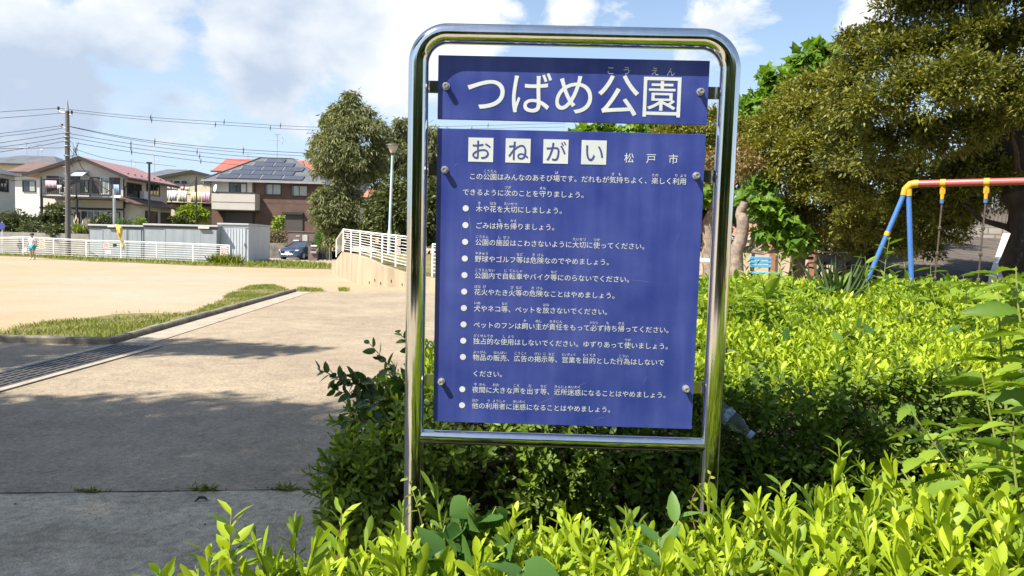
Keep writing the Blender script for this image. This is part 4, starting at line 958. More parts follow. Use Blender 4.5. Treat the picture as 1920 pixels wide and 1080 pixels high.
for (a, b, c0, c1) in ((431, 462, 345, 361), (497.5, 526.5, 346.5, 364), (547, 576, 349.5, 366.5)):
    xa, za = q.f(a, c1, Y0); xb, zt = q.f(b, c0, Y0); window(t, xa, xb, za, zt, -.026 if a < 440 else 0, 'window_frame_dark', .85 if a > 440 else .3)
for (a, b, c0, c1) in ((421, 474, 399, 425), (532, 567, 403, 437)):
    xa, za = q.f(a, c1, Y0); xb, zt = q.f(b, c0, Y0)
    sh = MB().box(xa, xb, -.05, -.004, max(za, .05), zt).build('roller_shutter', 'shutter', t); MB().box(xa - .1, xb + .1, -.28, -.004, zt + .004, zt + .22).build('shutter_box', 'dark_trim', sh)
    m = MB(); m.box(xa - .1, xa - .004, -.09, -.004, max(za, .05), zt); m.box(xb + .004, xb + .1, -.09, -.004, max(za, .05), zt); m.build('shutter_guide', 'dark_trim', sh)
xa, za = q.f(397, 392, Y0 - 1.3); xb, zt = q.f(478, 363, Y0 - 1.3)
bl = MB().box(xa, xb, -1.3, -.005, za, zt).build('balcony', 'balcony_panel', t)
m = MB(); m.box(xa - .03, xb + .03, -1.34, -1.2, zt + .003, zt + .09); m.box(xa - .02, xb + .02, -1.33, -.01, za - .09, za - .003); m.build('balcony_trim', 'dark_trim', bl)
MB().box(xa, xb, -1.306, -1.302, za + (zt - za) * .42, za + (zt - za) * .46).build('panel_joint', 'dark_panel', bl)
MB().tube([(q.f(477, 345, Y0)[0], -.09, ze - .1), (q.f(477, 345, Y0)[0], -.09, .2)], .05, 6).build('downpipe', 'dark_trim', t)
MB().box(0, xr, -.012, -.003, q.f(530, 366, Y0)[1] - .75, q.f(530, 366, Y0)[1] - .68).build('belt_course', 'dark_panel', t)
dsh = Matrix.Translation((q.f(402, 353, Y0 - 1.3)[0], -1.2, q.f(402, 353, Y0 - 1.3)[1])) @ Matrix.Rotation(rad(75), 4, 'X') @ Matrix.Rotation(rad(-50), 4, 'Y')
MB().lathe([(.05, .12), (.25, .06), (.36, -.02), (.37, -.02), (.26, .03), (.05, .08)], 16, dsh).build('satellite_dish', 'white_paint', t, smooth=True)
def antenna(t, x, y, z0, z1, parts=True):
    m = MB(); m.tube([(x, y, z0), (x, y, z1)], .03, 5)
    m.tube([(x - .9, y, z1 - .55), (x + .6, y, z1 - .55)], .018, 5)
    for k in range(7): m.tube([(x - .85 + k * .18, y - .25, z1 - .55), (x - .85 + k * .18, y + .25, z1 - .55)], .01, 4)
    m.tube([(x + .45, y, z1 - .95), (x + .6, y, z1 - .55), (x + .45, y, z1 - .2)], .02, 4); m.tube([(x - .25, y - .2, z1), (x + .25, y + .2, z1)], .014, 4); m.tube([(x + .25, y - .05, z1 + .05), (x - .2, y, z1 - .06)], .014, 4)
    return m.build('antenna', 'galvanised', t)
xa, zt = q.f(520, 252, Y0 + 5); antenna(t, xa, 5, zr - .05, zt)

# --- other houses behind
def gable_house(label, px0, px1, pyeave, pyridge, Y, wall, roof, depth=8, wins=(), axis='x', base=1.15, pxr=None, ants=()):
    a = at(px0, pyeave, Y); b = at(px1, pyeave, Y); w = b.x - a.x; ze = (a.z + b.z) / 2 - base; zr = at((px0 + px1) / 2, pyridge, Y + depth / 2).z - base
    t = house('house', label, a.x, Y, base); q = Lc((a.x, Y, base))
    MB().box(0, w, 0, depth, 0, ze).build('wall', wall, t); e = .5
    if axis == 'x':
        V = [(-e, -e, ze - .1), (w + e, -e, ze - .1), (w + e, depth + e, ze - .1), (-e, depth + e, ze - .1), (-e, depth / 2, zr), (w + e, depth / 2, zr)]
        Fc = [(0, 1, 5, 4), (1, 2, 5), (2, 3, 4, 5), (3, 0, 4), (3, 2, 1, 0)]
    else:
        V = [(-e, -e, ze - .1), (w + e, -e, ze - .1), (w + e, depth + e, ze - .1), (-e, depth + e, ze - .1), (w * .3, depth / 2, zr), (w * .7, depth / 2, zr)]
        Fc = [(0, 1, 5, 4), (1, 2, 5), (2, 3, 4, 5), (3, 0, 4), (3, 2, 1, 0)]
    MB().add(V, Fc).build('roof', roof, t)
    MB().box(-e - .05, w + e + .05, -e - .1, -e - .004, ze - .22, ze - .06).build('gutter', 'dark_trim', t)
    for (p0, p1, y0, y1) in wins:
        xa, za = q.f(p0, y1, Y); xb, zb_ = q.f(p1, y0, Y); window(t, xa, xb, za, zb_, 0)
    for (px, py) in ants:
        xa, zt = q.f(px, py, Y + depth / 2); antenna(t, xa, depth / 2, zr - .6, zt)
    return t
t = gable_house('plain white house at the photo edge with a window and a grey roof', -70, -12, 322, 312, 54.0, 'wall_grey_white', 'roof_grey', 2.3, [], 'h')
xw = at(-12, 322, 54.0).x - t.location.x; window_side(t, .55, 1.45, at(0, 358, 55).z - 1.15, at(0, 336, 55).z - 1.15, xw)
gable_house('white house with a brown roof and dark window behind the white fence house', 24, 112, 322, 303, 68.0, 'wall_grey_white', 'roof_brown', 7, [(44, 66, 340, 358)], 'x')
gable_house('far house with a dark grey hip roof and two aerials', -60, 105, 306, 291, 84.0, 'wall_cream', 'roof_grey', 9, [], 'h', ants=[(50, 268), (71, 271)])
gable_house('far grey hip roofed house between the pink and brown roofs', 255, 350, 333, 317, 95.0, 'wall_cream', 'roof_grey', 9, [], 'h', ants=[(290, 291), (246, 300)])
t = gable_house('house with a bright red roof behind the solar panel roof', 408, 578, 322, 299, 84.0, 'wall_cream', 'roof_red', 8, [], 'x', ants=[(465, 289)])
gable_house('cream house half hidden behind the eucalyptus trees with a tiled roof', 690, 770, 370, 350, 62.0, 'house_beige', 'roof_orange', 8, [(700, 715, 385, 400)], 'x')
gable_house('dark roofed house peeping out between the brown house and tall tree', 604, 660, 352, 322, 84.0, 'siding_white', 'roof_grey', 8, [], 'x')

# ================================================================== poles and wires
pb = at(127.5, 447, 50.5); ptp = at(126, 188, 50.5)
pole = thing('utility_pole', 'tall concrete utility pole with a spiked top in front of the white house', 'utility pole', (pb.x, 50.5, 0)); hx = ptp.z
q = Lc((pb.x, 50.5, 0)); dxp = ptp.x - pb.x
zs_ = q.f(127, 225, 50.5)[1]
MB().tube([(0, 0, 0), (dxp * .4, 0, hx * .5), (dxp * .85, 0, zs_ + .6)], [.175, .155, .13], 14).build('shaft', 'pole_concrete', pole, smooth=True)
MB().tube([(dxp * .85, 0, zs_ + .6), (dxp, 0, hx)], [.13, .03], 8).build('spike', 'galvanised', pole)
m = MB(); a = q.f(109.5, 211, 50.5); b = q.f(135, 217, 50.5); m.tube([(a[0], 0, a[1] + .1), (b[0], 0, b[1] + .02)], .04, 6)
for (px, py0, py1) in ((109.5, 211, 203), (134.5, 217, 210.5)): c = q.f(px, py0, 50.5); d_ = q.f(px, py1, 50.5); m.tube([(c[0], 0, c[1]), (c[0], 0, d_[1])], .035, 6)
c = q.f(117, 238, 50.5); m.tube([(c[0], -.1, c[1] + .05), (dxp * .7, -.1, c[1] - .12)], .035, 6); m.build('crossarm', 'galvanised', pole)
m = MB()
for (px, py) in ((109.5, 203), (134.5, 210.5), (116.5, 235.5)): c = q.f(px, py, 50.5); m.lathe([(.05, -.1), (.085, -.03), (.05, .02), (.08, .06), (.04, .12)], 8, Matrix.Translation((c[0], 0, c[1])))
m.build('insulator', 'black_metal', pole)
m = MB()
for py in (249, 257, 265, 274, 292): c = q.f(126.5, py, 50.5); m.lathe([(.21, -.03), (.23, 0), (.21, .03)], 12, Matrix.Translation((c[0] - .01, 0, c[1])))
for k in range(9): c = q.f(126.8, 300 + k * 13, 50.5); m.tube([(c[0] - .3, 0, c[1]), (c[0] + .3, 0, c[1])], .014, 4)
m.build('steps', 'galvanised', pole)
m = MB()
for k in range(7): u = random.uniform; m.tube([q3 for q3 in [Vector((dxp, -.2, 0)) + Vector((u(.1, .9), 0, zs_ - 2.2 + u(-.9, .8))) for _ in range(4)]], .015, 4)
m.build('jumper_wires', 'wire', pole)
WG = 'overhead wires at the utility pole'
def wire(label, pts, r=.015, clips=()):
    P = [at(*p) for p in pts]; t = MB()
    # smooth: quadratic interpolation through the points
    Q = []
    for i in range(len(P) - 1):
        p0 = P[max(i - 1, 0)]; p1 = P[i]; p2 = P[i + 1]; p3 = P[min(i + 2, len(P) - 1)]
        for k in range(6):
            u = k / 6; Q.append(.5 * ((2 * p1) + (p2 - p0) * u + (2 * p0 - 5 * p1 + 4 * p2 - p3) * u * u + (3 * p1 - p0 - 3 * p2 + p3) * u ** 3))
    Q.append(P[-1]); t.tube(Q, r, 5)
    o = t.build('overhead_wire', 'wire'); tag(o, label, 'wire', WG)
    if clips:
        m = MB()
        for f in clips:
            i = min(int(f * (len(Q) - 1)), len(Q) - 2); p = Q[i].lerp(Q[i + 1], f * (len(Q) - 1) - i); m.tube([p + Vector((0, 0, -.22)), p + Vector((0, 0, 0)), p + Vector((.03, 0, .22))], [.012, .04, .012], 5)
        m.build('spacers', 'black_metal', o)
Yp = 50.5; cl = [.24, .40, .52, .64, .76, .88]
wire('topmost overhead wire running from the pole spike arm towards the trees', [(109.5, 203, Yp), (250, 217.5, 53), (420, 229, 56), (600, 238.5, 59), (800, 238, 63), (1060, 231, 68)], clips=cl)
wire('second overhead wire just under the topmost one towards the trees', [(134.5, 210.5, Yp), (270, 224, 53), (420, 234.5, 56), (600, 244, 59), (800, 243, 63), (1060, 238, 68)], clips=[c - .02 for c in cl])
wire('thick overhead cable from the small bracket sloping to the brown house roof', [(130, 237, Yp), (260, 261, 53), (420, 278, 56), (600, 288, 59), (720, 290, 61)], .02, clips=[.3, .55, .75])
wire('overhead cable close below the thick one above the roofs', [(132, 238, Yp), (260, 264, 53), (420, 283, 56), (600, 294, 59), (720, 296, 61)], clips=[.3, .55, .75])
wire('third overhead cable down above the roofs from the pole', [(133, 251, Yp), (260, 271.5, 53), (420, 290, 56), (560, 299, 59)], .017, clips=[.3, .56])
wire('fourth overhead cable down above the roofs from the pole', [(133, 258, Yp), (260, 279, 53), (420, 298, 56), (500, 304, 58)], .017, clips=[.3, .56])
wire('fifth overhead cable, lowest of the bundle above the roofs', [(142, 268, Yp), (260, 287, 53), (400, 305, 56), (470, 311, 58)], .017, clips=[.3, .6])
wire('topmost wire from the pole out of the photo edge', [(109.5, 203, Yp), (60, 206, 49), (0, 210, 47), (-80, 217, 45)])
wire('second wire from the pole out of the photo edge', [(134.5, 210.5, Yp), (60, 217, 49), (0, 221.5, 47), (-80, 229, 45)])
wire('wire from the small bracket out of the photo edge', [(117, 235.5, Yp), (60, 243, 49), (0, 250.5, 47), (-80, 261, 45)])
wire('paired wire just under the bracket wire at the photo edge', [(118, 240, Yp), (60, 249, 49), (0, 256, 47), (-80, 266, 45)])
wire('upper cable of three at the ring fittings at the photo edge', [(125, 249, Yp), (60, 259, 49), (0, 268, 47), (-80, 280, 45)], .017)
wire('middle cable of three at the ring fittings at the photo edge', [(125, 257, Yp), (60, 268, 49), (0, 276, 47), (-80, 288, 45)], .017)
wire('lower cable of three at the ring fittings at the photo edge', [(125, 264, Yp), (60, 276, 49), (0, 285, 47), (-80, 297, 45)], .017)
wire('nearly level thin wire low on the pole towards the photo edge', [(125, 277, Yp), (60, 278, 49), (0, 278.5, 47)], .015)
wire('service wire dropping from the pole to the white house gable', [(140, 276, Yp), (147, 300, 54), (158, 320, 58), (180, 342, 59.5), (212, 362, 60)], .025)
wire('long service wire from the pole across the pink roof', [(138, 279, Yp), (195, 296, 56), (245, 303, 62), (330, 312, 74)], .015)
wire('low wire from the pole past the balcony to the left house', [(128, 334, Yp), (60, 336, 55), (10, 340, 56)], .02)

a = at(280, 415, 56.5); zt = at(280.5, 307, 56.5).z
t = thing('thin_pole', 'slender black pole with a small cap rising before the white house side wall', 'pole', (a.x, 56.5, 0)); MB().tube([(0, 0, 0), (0, 0, zt)], .08, 8).build('shaft', 'black_metal', t); MB().obox((0, 0, zt + .06), .34, .2, .12).build('cap', 'black_metal', t)
a = at(368, 415, 62); zt = at(368, 333, 62).z
t = thing('thin_pole', 'slender dark pole standing before the laundry and small bright tree', 'pole', (a.x, 62, 0)); MB().tube([(0, 0, 0), (0, 0, zt)], .06, 8).build('shaft', 'dark_trim', t); MB().lathe([(.07, 0), (.06, .08), (.0, .1)], 8, Matrix.Translation((0, 0, zt))).build('cap', 'dark_trim', t)
a = at(214.5, 418, 51.3); zt = at(214.5, 354, 51.3).z
t = thing('lamp_pole', 'short pale grey pole with a small white lamp behind the first shed', 'lamp', (a.x, 51.3, 0)); MB().tube([(0, 0, 0), (0, 0, zt)], .10, 10).build('shaft', 'galvanised', t, smooth=True); MB().box(.05, .5, -.12, .12, zt - .62, zt - .45).build('lamp_head', 'white_paint', t, bevel=.03)
a = at(4.5, 453, 52.3)
t = thing('round_sign', 'small dark blue round sign on a thin post at the photo edge', 'sign', (at(4.5, 450, 50.8).x, 50.8, 0)); zt = at(4.5, 424, 50.8).z
MB().tube([(0, 0, 0), (0, 0, zt + .3)], .03, 6).build('post', 'white_paint', t); MB().lathe([(.24, -.012), (.24, .012)], 20, Matrix.Translation((0, -.05, zt)) @ Matrix.Rotation(rad(90), 4, 'X')).build('disc', 'ink_blue', t)

# ================================================================== car, gate post, gate
YC = 57.6; a = at(527, 487, YC); b = at(567, 487, YC)
car = thing('parked_car', 'dark blue hatchback parked nose out in the driveway of the brown house', 'car', ((a.x + b.x) / 2 + .18, YC + 2.1, .015), rad(-14))
st = [(-2.15, .62, .30, .52, .60), (-2.08, .78, .22, .55, .70), (-1.85, .88, .2, .60, .78), (-1.3, .905, .2, .66, .90), (-.75, .91, .2, .70, .96), (0, .91, .2, .72, .97), (.9, .91, .2, .74, 1.0), (1.7, .90, .2, .76, 1.02), (2.1, .80, .3, .72, 1.0), (2.2, .7, .4, .7, .92)]
V = []; 
for (y, w, z0, z1, z2) in st: V += [(-w * .85, y, z0), (-w, y, z0 + .12), (-w, y, z1), (-w * .93, y, z2 - .03), (-w * .6, y, z2 + .02), (0, y, z2 + .04), (w * .6, y, z2 + .02), (w * .93, y, z2 - .03), (w, y, z1), (w, y, z0 + .12), (w * .85, y, z0)]
n = 11; Fc = [(i * n + k, i * n + (k + 1) % n, (i + 1) * n + (k + 1) % n, (i + 1) * n + k) for i in range(len(st) - 1) for k in range(n)] + [tuple(range(n))[::-1], tuple(range((len(st) - 1) * n, len(st) * n))]
MB().add(V, Fc).build('body', 'car_paint', car, smooth=True)
def hexp(b, t_): return MB().hexa(b, t_)
hexp([(-.80, -.95, .97), (.80, -.95, .97), (.78, 1.95, 1.0), (-.78, 1.95, 1.0)], [(-.58, -.1, 1.43), (.58, -.1, 1.43), (.56, 1.35, 1.43), (-.56, 1.35, 1.43)]).build('windows', 'car_glass', car)
hexp([(-.60, -.14, 1.425), (.60, -.14, 1.425), (.58, 1.5, 1.42), (-.58, 1.5, 1.42)], [(-.52, 0, 1.475), (.52, 0, 1.475), (.5, 1.35, 1.47), (-.5, 1.35, 1.47)]).build('roof', 'car_paint', car)
m = MB()
for s in (-1, 1):
    for (y0, y1) in ((-.98, -.12), (.55, .5), (1.98, 1.38)): m.tube([(s * .805, y0, .96), (s * .59, y1, 1.44)], .035, 5)
m.build('pillars', 'car_paint', car)
MB().prism([(-.5, -2.17, .42), (.5, -2.17, .42), (.62, -2.17, .68), (-.62, -2.17, .68)], (0, .1, 0)).build('grille', 'black_metal', car)
m = MB(); m.tube([(-.66, -2.13, .70), (-.5, -2.2, .42), (0, -2.22, .40), (.5, -2.2, .42), (.66, -2.13, .70)], .018, 5); m.build('grille_trim', 'rim', car)
MB().box(-.19, .19, -2.205, -2.185, .46, .62).build('number_plate', 'plate', car)
MB().box(.24, .38, -2.2, -2.185, .46, .53).build('sticker', 'plate', car)
for s in (-1, 1):
    MB().prism([(s * .64, -2.12, .70), (s * .82, -2.02, .68), (s * .86, -1.86, .76), (s * .66, -2.03, .78)], (0, -.03, .012)).build('headlight', 'headlight', car)
    mi = MB().obox((s * 1.0, -.72, 1.02), .2, .12, .14).build('mirror', 'car_paint', car, bevel=.03); MB().obox((s * 1.0, -.645, 1.02), .17, .02, .11).build('mirror_glass', 'car_glass', mi)
    for y in (-1.32, 1.3):
        mt = Matrix.Translation((s * .82, y, .32)) @ Matrix.Rotation(rad(90), 4, 'Y')
        wv = MB().lathe([(.2, -.10), (.3, -.105), (.32, -.07), (.32, .07), (.3, .105), (.2, .10)], 22, mt).build('wheel', 'tyre', car, smooth=True)
        MB().lathe([(.19, -.107), (.2, -.112), (.2, .112), (.19, .107)], 18, mt).build('rim', 'rim', wv)
        MB().lathe([(.38, -.075), (.38, .075)], 22, mt).build('wheel_arch', 'black_metal', wv)
MB().box(-.6, .6, -2.0, 1.9, .2, .3).build('underside', 'black_metal', car)

a = at(577.5, 488, 56.6); b = at(594.5, 488, 56.6); zt = at(586, 462.5, 56.6).z
t = thing('gate_post', 'brown gate post with a silver letter box beside the parked car', 'gate post', (a.x, 56.6, 0)); w = b.x - a.x
MB().box(0, w, 0, .35, 0, zt).build('pillar', 'gate_brown', t, bevel=.015)
mb_ = MB().box(w * .32, w * .96, -.18, -.004, zt - .50, zt - .36).build('letter_box', 'galvanised', t, bevel=.01); MB().box(w * .38, w * .9, -.19, -.181, zt - .30, zt - .2).build('slot', 'black_metal', mb_)
MB().box(w * .3, w * .95, -.05, .3, zt + .003, zt + .12).build('cap_lamp', 'white_paint', t, bevel=.02)
a = at(597, 488, 57.2); b = at(622, 488, 57.2); zt = at(610, 463, 57.2).z
t = thing('driveway_gate', 'black folding driveway gate between the letter box post and ramp wall', 'gate', (a.x, 57.2, 0)); w = b.x - a.x
MB().box(0, w, 0, .05, .1, zt).build('panel', 'black_metal', t)
m = MB()
for k in range(4): m.box(w * k / 3.2, w * k / 3.2 + .06, -.04, -.004, .02, zt + .08)
m.build('uprights', 'dark_panel', t); m = MB(); m.box(w * .82, w * .86, -.06, -.045, 0, zt + 1.2); m.build('end_pole', 'galvanised', t)
a = at(541, 457, 61.0); b = at(590, 457, 61.0); zt = at(560, 435.5, 61.0).z
t = thing('gate_wall', 'brown entrance wall with a nameplate and grey intercom behind the car', 'wall', (a.x, 60.9, 0)); w = b.x - a.x
MB().box(0, w, 0, .3, 0, zt).build('wall', 'gate_brown', t); MB().box(-.05, w + .05, -.05, .35, zt + .003, zt + .1).build('coping', 'gate_brown', t)
MB().box(w * .30, w * .44, -.03, -.003, zt - .35, zt - .25).build('nameplate', 'nameplate', t); MB().box(w * .22, w * .42, -.12, -.004, zt - .82, zt - .62).build('letter_box', 'white_paint', t); MB().box(w * .55, w * .74, -.05, -.003, .2, zt - .2).build('intercom_panel', 'nameplate', t)

# ================================================================== hedges
def wob(x, y, s=1.0, p=0.0):
    return (np.sin(x * 3.1 * s + 1.3 + p) * np.sin(y * 2.7 * s + .4 + p) + .6 * np.sin(x * 7.3 * s + y * 5.1 * s + p) + .4 * np.sin(x * 13 * s - y * 11 * s + p)) / 2
SH_NEAR = make_shoots(12, 12, .15, .058, .30, LEAF11, (78, 22)) + make_shoots(8, 8, .10, .048, .36, leaf11(.25, -.3), (60, 0)) + make_shoots(2, 13, .19, .064, .27, leaf11(.12, .05), (82, 35))
SH_MID = make_shoots(10, 11, .12, .050, .33, LEAF11, (72, 5)) + make_shoots(6, 8, .09, .042, .38, leaf11(.25, -.3), (55, -10))
SH_FAR = make_shoots(10, 9, .15, .075, .36, LEAF2, (72, 10))
def hedge(name, label, outline, topf, n_top, n_side, n_deep, shoots, scale, mats, side_dark=True, z_low=.05, group=None, inner_in=.16, n_stem=60, deep_leaf=.055):
    """outline: closed polygon; topf(x, y): height of the clipped top"""
    c = np.mean(np.array(outline), 0); t = thing(name, label, 'hedge', (c[0], c[1], 0), 0, group)
    # new shoots over the top
    q = sample_poly(outline, n_top); hole = wob(q[:, 0], q[:, 1], .9, 1.7) + .35 * wob(q[:, 0], q[:, 1], 2.6, .3); q = q[(hole > -.52) | (rng.random(len(q)) < .3)]
    z = topf(q[:, 0], q[:, 1]); patch = .22 * wob(q[:, 0], q[:, 1], .55, 3.1); pos = np.column_stack([q, z - .10 * scale - .05 * rng.random(len(q))])
    d = rdir(len(q)) * .38 + np.array([0, 0, 1.0]); sc = scale * (.7 + .6 * rng.random(len(q)))
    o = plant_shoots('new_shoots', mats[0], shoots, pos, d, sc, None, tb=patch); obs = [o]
    # sides
    pl = np.array(outline + [outline[0]]); seg = np.linalg.norm(np.diff(pl, axis=0), axis=1); cum_ = np.concatenate([[0], np.cumsum(seg)])
    s_ = rng.random(n_side) * cum_[-1]; i = np.clip(np.searchsorted(cum_, s_) - 1, 0, len(seg) - 1); f = ((s_ - cum_[i]) / seg[i])[:, None]
    p = pl[i] * (1 - f) + pl[i + 1] * f; e = (pl[i + 1] - pl[i]) / seg[i][:, None]; on = np.column_stack([e[:, 1], -e[:, 0]])
    area = np.sum(pl[:-1, 0] * pl[1:, 1] - pl[1:, 0] * pl[:-1, 1])
    if area < 0: on = -on
    zt = topf(p[:, 0], p[:, 1]); u = rng.random(n_side) ** .8; z = z_low + (zt - z_low) * u
    ins = .02 + .10 * rng.random(n_side) + .08 * wob(s_, z * 4)
    pos = np.column_stack([p - on * ins[:, None], z]); d = np.column_stack([on * .9, np.full(n_side, .65)]) + rdir(n_side) * .5
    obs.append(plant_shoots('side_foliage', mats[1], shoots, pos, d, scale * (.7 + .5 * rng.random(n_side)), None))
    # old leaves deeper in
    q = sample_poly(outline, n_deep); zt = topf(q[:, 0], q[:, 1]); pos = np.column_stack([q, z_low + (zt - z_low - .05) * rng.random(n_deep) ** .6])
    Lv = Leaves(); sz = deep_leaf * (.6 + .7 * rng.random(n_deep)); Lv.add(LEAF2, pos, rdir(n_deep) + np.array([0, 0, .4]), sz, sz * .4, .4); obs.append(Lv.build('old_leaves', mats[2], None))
    # browned leaves near the surface
    nb = max(40, n_top // 22); q = sample_poly(outline, nb); zt = topf(q[:, 0], q[:, 1]); pos = np.column_stack([q, zt - .02 - .16 * rng.random(nb)]); Lv = Leaves(); sz = deep_leaf * (.6 + .6 * rng.random(nb))
    Lv.add(LEAF8, pos, rdir(nb) + np.array([0, 0, .2]), sz, sz * .4, .5); obs.append(Lv.build('browned_leaves', 'leaf_brownish', None))
    # twigs
    m = MB(); q = sample_poly(outline, n_stem)
    for (x, y) in q:
        zt = float(topf(np.array([x]), np.array([y]))[0]); a = Vector((x + random.uniform(-.1, .1), y + random.uniform(-.1, .1), .0))
        for k in range(3):
            b = Vector((x + random.uniform(-.22, .22), y + random.uniform(-.22, .22), zt * random.uniform(.75, .98))); mid = a.lerp(b, .5) + Vector((random.uniform(-.06, .06), random.uniform(-.06, .06), 0)); m.tube([a, mid, b], [.008, .005, .002], 4, False)
    obs.append(m.build('twigs', 'twig', None))
    # added dark hull, fills the shaded inside so nothing shows through
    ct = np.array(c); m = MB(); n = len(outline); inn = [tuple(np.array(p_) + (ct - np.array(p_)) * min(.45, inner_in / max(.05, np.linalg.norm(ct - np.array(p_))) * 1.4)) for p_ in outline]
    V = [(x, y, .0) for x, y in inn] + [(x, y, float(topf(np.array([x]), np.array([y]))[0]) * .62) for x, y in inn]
    m.add(V, [tuple(range(n, 2 * n))] + [(k, (k + 1) % n, (k + 1) % n + n, k + n) for k in range(n)]); obs.append(m.build('core', 'soil_and_hedge_fill', None))
    for o in obs:
        o.parent = t; o.matrix_parent_inverse = Matrix.Translation((-c[0], -c[1], 0))
    return t
# soil under the planting bed
sheet('planting_bed', [(-.45, .4), (-.4, 2.6), (-.45, 4.4), (.2, 6.5), (.6, 12), (9.5, 12.6), (9.5, .4)], .03, 'soil_and_hedge_fill')
near_poly = [(-.70, 1.25), (-.62, 1.5), (-.40, 1.78), (0.0, 1.98), (.45, 2.02), (.9, 2.0), (1.15, 2.15), (1.75, 2.3), (2.6, 2.3), (2.6, .55), (.9, .5), (.1, .68), (-.45, .90)]
def near_top(x, y): return .835 + .04 * wob(x, y, 1.4) + np.clip((x - .55) * .20, -.05, .26) - np.clip((y - 1.55) * .22, 0, .2) 
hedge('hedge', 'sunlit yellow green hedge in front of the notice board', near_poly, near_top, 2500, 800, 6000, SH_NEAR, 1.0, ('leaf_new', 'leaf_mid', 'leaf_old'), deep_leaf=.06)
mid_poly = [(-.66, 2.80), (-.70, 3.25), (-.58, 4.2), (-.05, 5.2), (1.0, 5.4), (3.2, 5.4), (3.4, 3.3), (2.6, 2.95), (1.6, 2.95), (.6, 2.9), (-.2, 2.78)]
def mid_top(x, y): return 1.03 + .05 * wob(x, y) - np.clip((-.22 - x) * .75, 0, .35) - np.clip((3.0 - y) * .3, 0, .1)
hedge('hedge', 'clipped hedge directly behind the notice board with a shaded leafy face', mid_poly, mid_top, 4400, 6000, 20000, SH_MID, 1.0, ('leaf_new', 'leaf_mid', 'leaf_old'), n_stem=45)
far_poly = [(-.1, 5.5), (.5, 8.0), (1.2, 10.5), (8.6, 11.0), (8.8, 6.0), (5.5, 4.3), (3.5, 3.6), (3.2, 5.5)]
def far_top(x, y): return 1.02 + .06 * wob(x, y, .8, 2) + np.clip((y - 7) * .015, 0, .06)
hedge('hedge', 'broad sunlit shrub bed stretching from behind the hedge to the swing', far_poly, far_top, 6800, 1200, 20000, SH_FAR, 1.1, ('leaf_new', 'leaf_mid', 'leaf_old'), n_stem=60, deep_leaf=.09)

SH_BIG = make_shoots(10, 9, .34, .16, .42, leaf8(.95, .7, .2, -.22), (55, -5))
def weed_mass(name, label, poly, n, zf, mat, scale, shoots):
    t = thing(name, label, 'weeds', (poly[0][0], poly[0][1], 0)); q = sample_poly(poly, n); pos = np.column_stack([q, zf(q[:, 0], q[:, 1])])
    o = plant_shoots('foliage', mat, shoots, pos, rdir(n) * .3 + np.array([0, 0, 1.0]), scale * (.6 + .7 * rng.random(n)), None); m = MB()
    for (x, y, z) in pos: m.tube([(x, y, .3), (x + .02, y, z * .7), (x, y, z + .02)], [.007, .005, .003], 4, False)
    o2 = m.build('stems', 'stem_green', None)
    for k in (o, o2): k.parent = t; k.matrix_parent_inverse = Matrix.Translation((-poly[0][0], -poly[0][1], 0))
    return t
weed_mass('weeds', 'tall broad leaved green weeds overgrowing the back of the shrub bed near the swing', [(2.9, 6.8), (3.6, 8.5), (4.5, 10.6), (8.5, 10.6), (7.5, 6.2), (5.0, 5.2)], 420, lambda x, y: .78 + .08 * wob(x, y, 1.1) + np.clip((y - 8.5) * .012, 0, .1), 'leaf_weed', 1.0, SH_BIG)
weed_mass('weeds', 'patch of bigger leaved green weeds in the shrub bed beyond the right post', [(1.2, 4.8), (1.4, 7.0), (2.3, 8.6), (2.6, 6.4), (1.8, 4.6)], 70, lambda x, y: 1.0 + .05 * wob(x, y, 1.1), 'leaf_weed', .75, SH_BIG)
# ------------------------------------------------------------------ single plants in and around the hedges
def sprig(m_stem, Lv, base, tip, n, size, aspect, tpl, bow=.1, t0=.15, opp=False, elev=25, taper=.5, az0=None, r=.004, flat=.75, hang=0.0, tint=None):
    """a bowed stem with leaves along it"""
    a = Vector(base); b = Vector(tip); ax = (b - a); side = Vector((random.uniform(-1, 1), random.uniform(-1, 1), .2)).normalized(); P = []
    for k in range(7):
        u = k / 6; P.append(a.lerp(b, u) + side * bow * ax.length * math.sin(u * math.pi) * .5)
    m_stem.tube(P, [r * (1 - .6 * k / 6) for k in range(7)], 5)
    az = random.random() * 6 if az0 is None else az0; axn = ax.normalized(); x = axn.orthogonal().normalized(); y = axn.cross(x)
    for k in range(n):
        u = t0 + (1 - t0) * (k + .5) / n; f = u * 6; i = min(int(f), 5); p = P[i].lerp(P[i + 1], f - i)
        for s in ((0, math.pi) if opp else (0,)):
            th = az + s; dl = (x * math.cos(th) + y * math.sin(th)) * math.cos(rad(elev)) + axn * math.sin(rad(elev)) + Vector((0, 0, -hang))
            sz = size * (1 - taper * u) * random.uniform(.85, 1.15); Lv.add(tpl, np.array([p]), np.array([dl]), np.array([sz]), np.array([sz * aspect]), flat, None if tint is None else np.array([tint]))
        az += math.pi / 2 if opp else 2.4 + random.uniform(-.4, .4)
    return P
def plant(name, label, cat, sprigs, leaf_mat, stem_mat, group=None, **kw):
    b0 = Vector(sprigs[0][0]); t = thing(name, label, cat, (b0.x, b0.y, b0.z), 0, group); ms = MB(); Lv = Leaves()
    for (b, e, n) in sprigs: sprig(ms, Lv, Vector(b) - b0, Vector(e) - b0, n, **kw)
    ms.build('stem', stem_mat, t, smooth=True); Lv.build('leaves', leaf_mat, t); return t
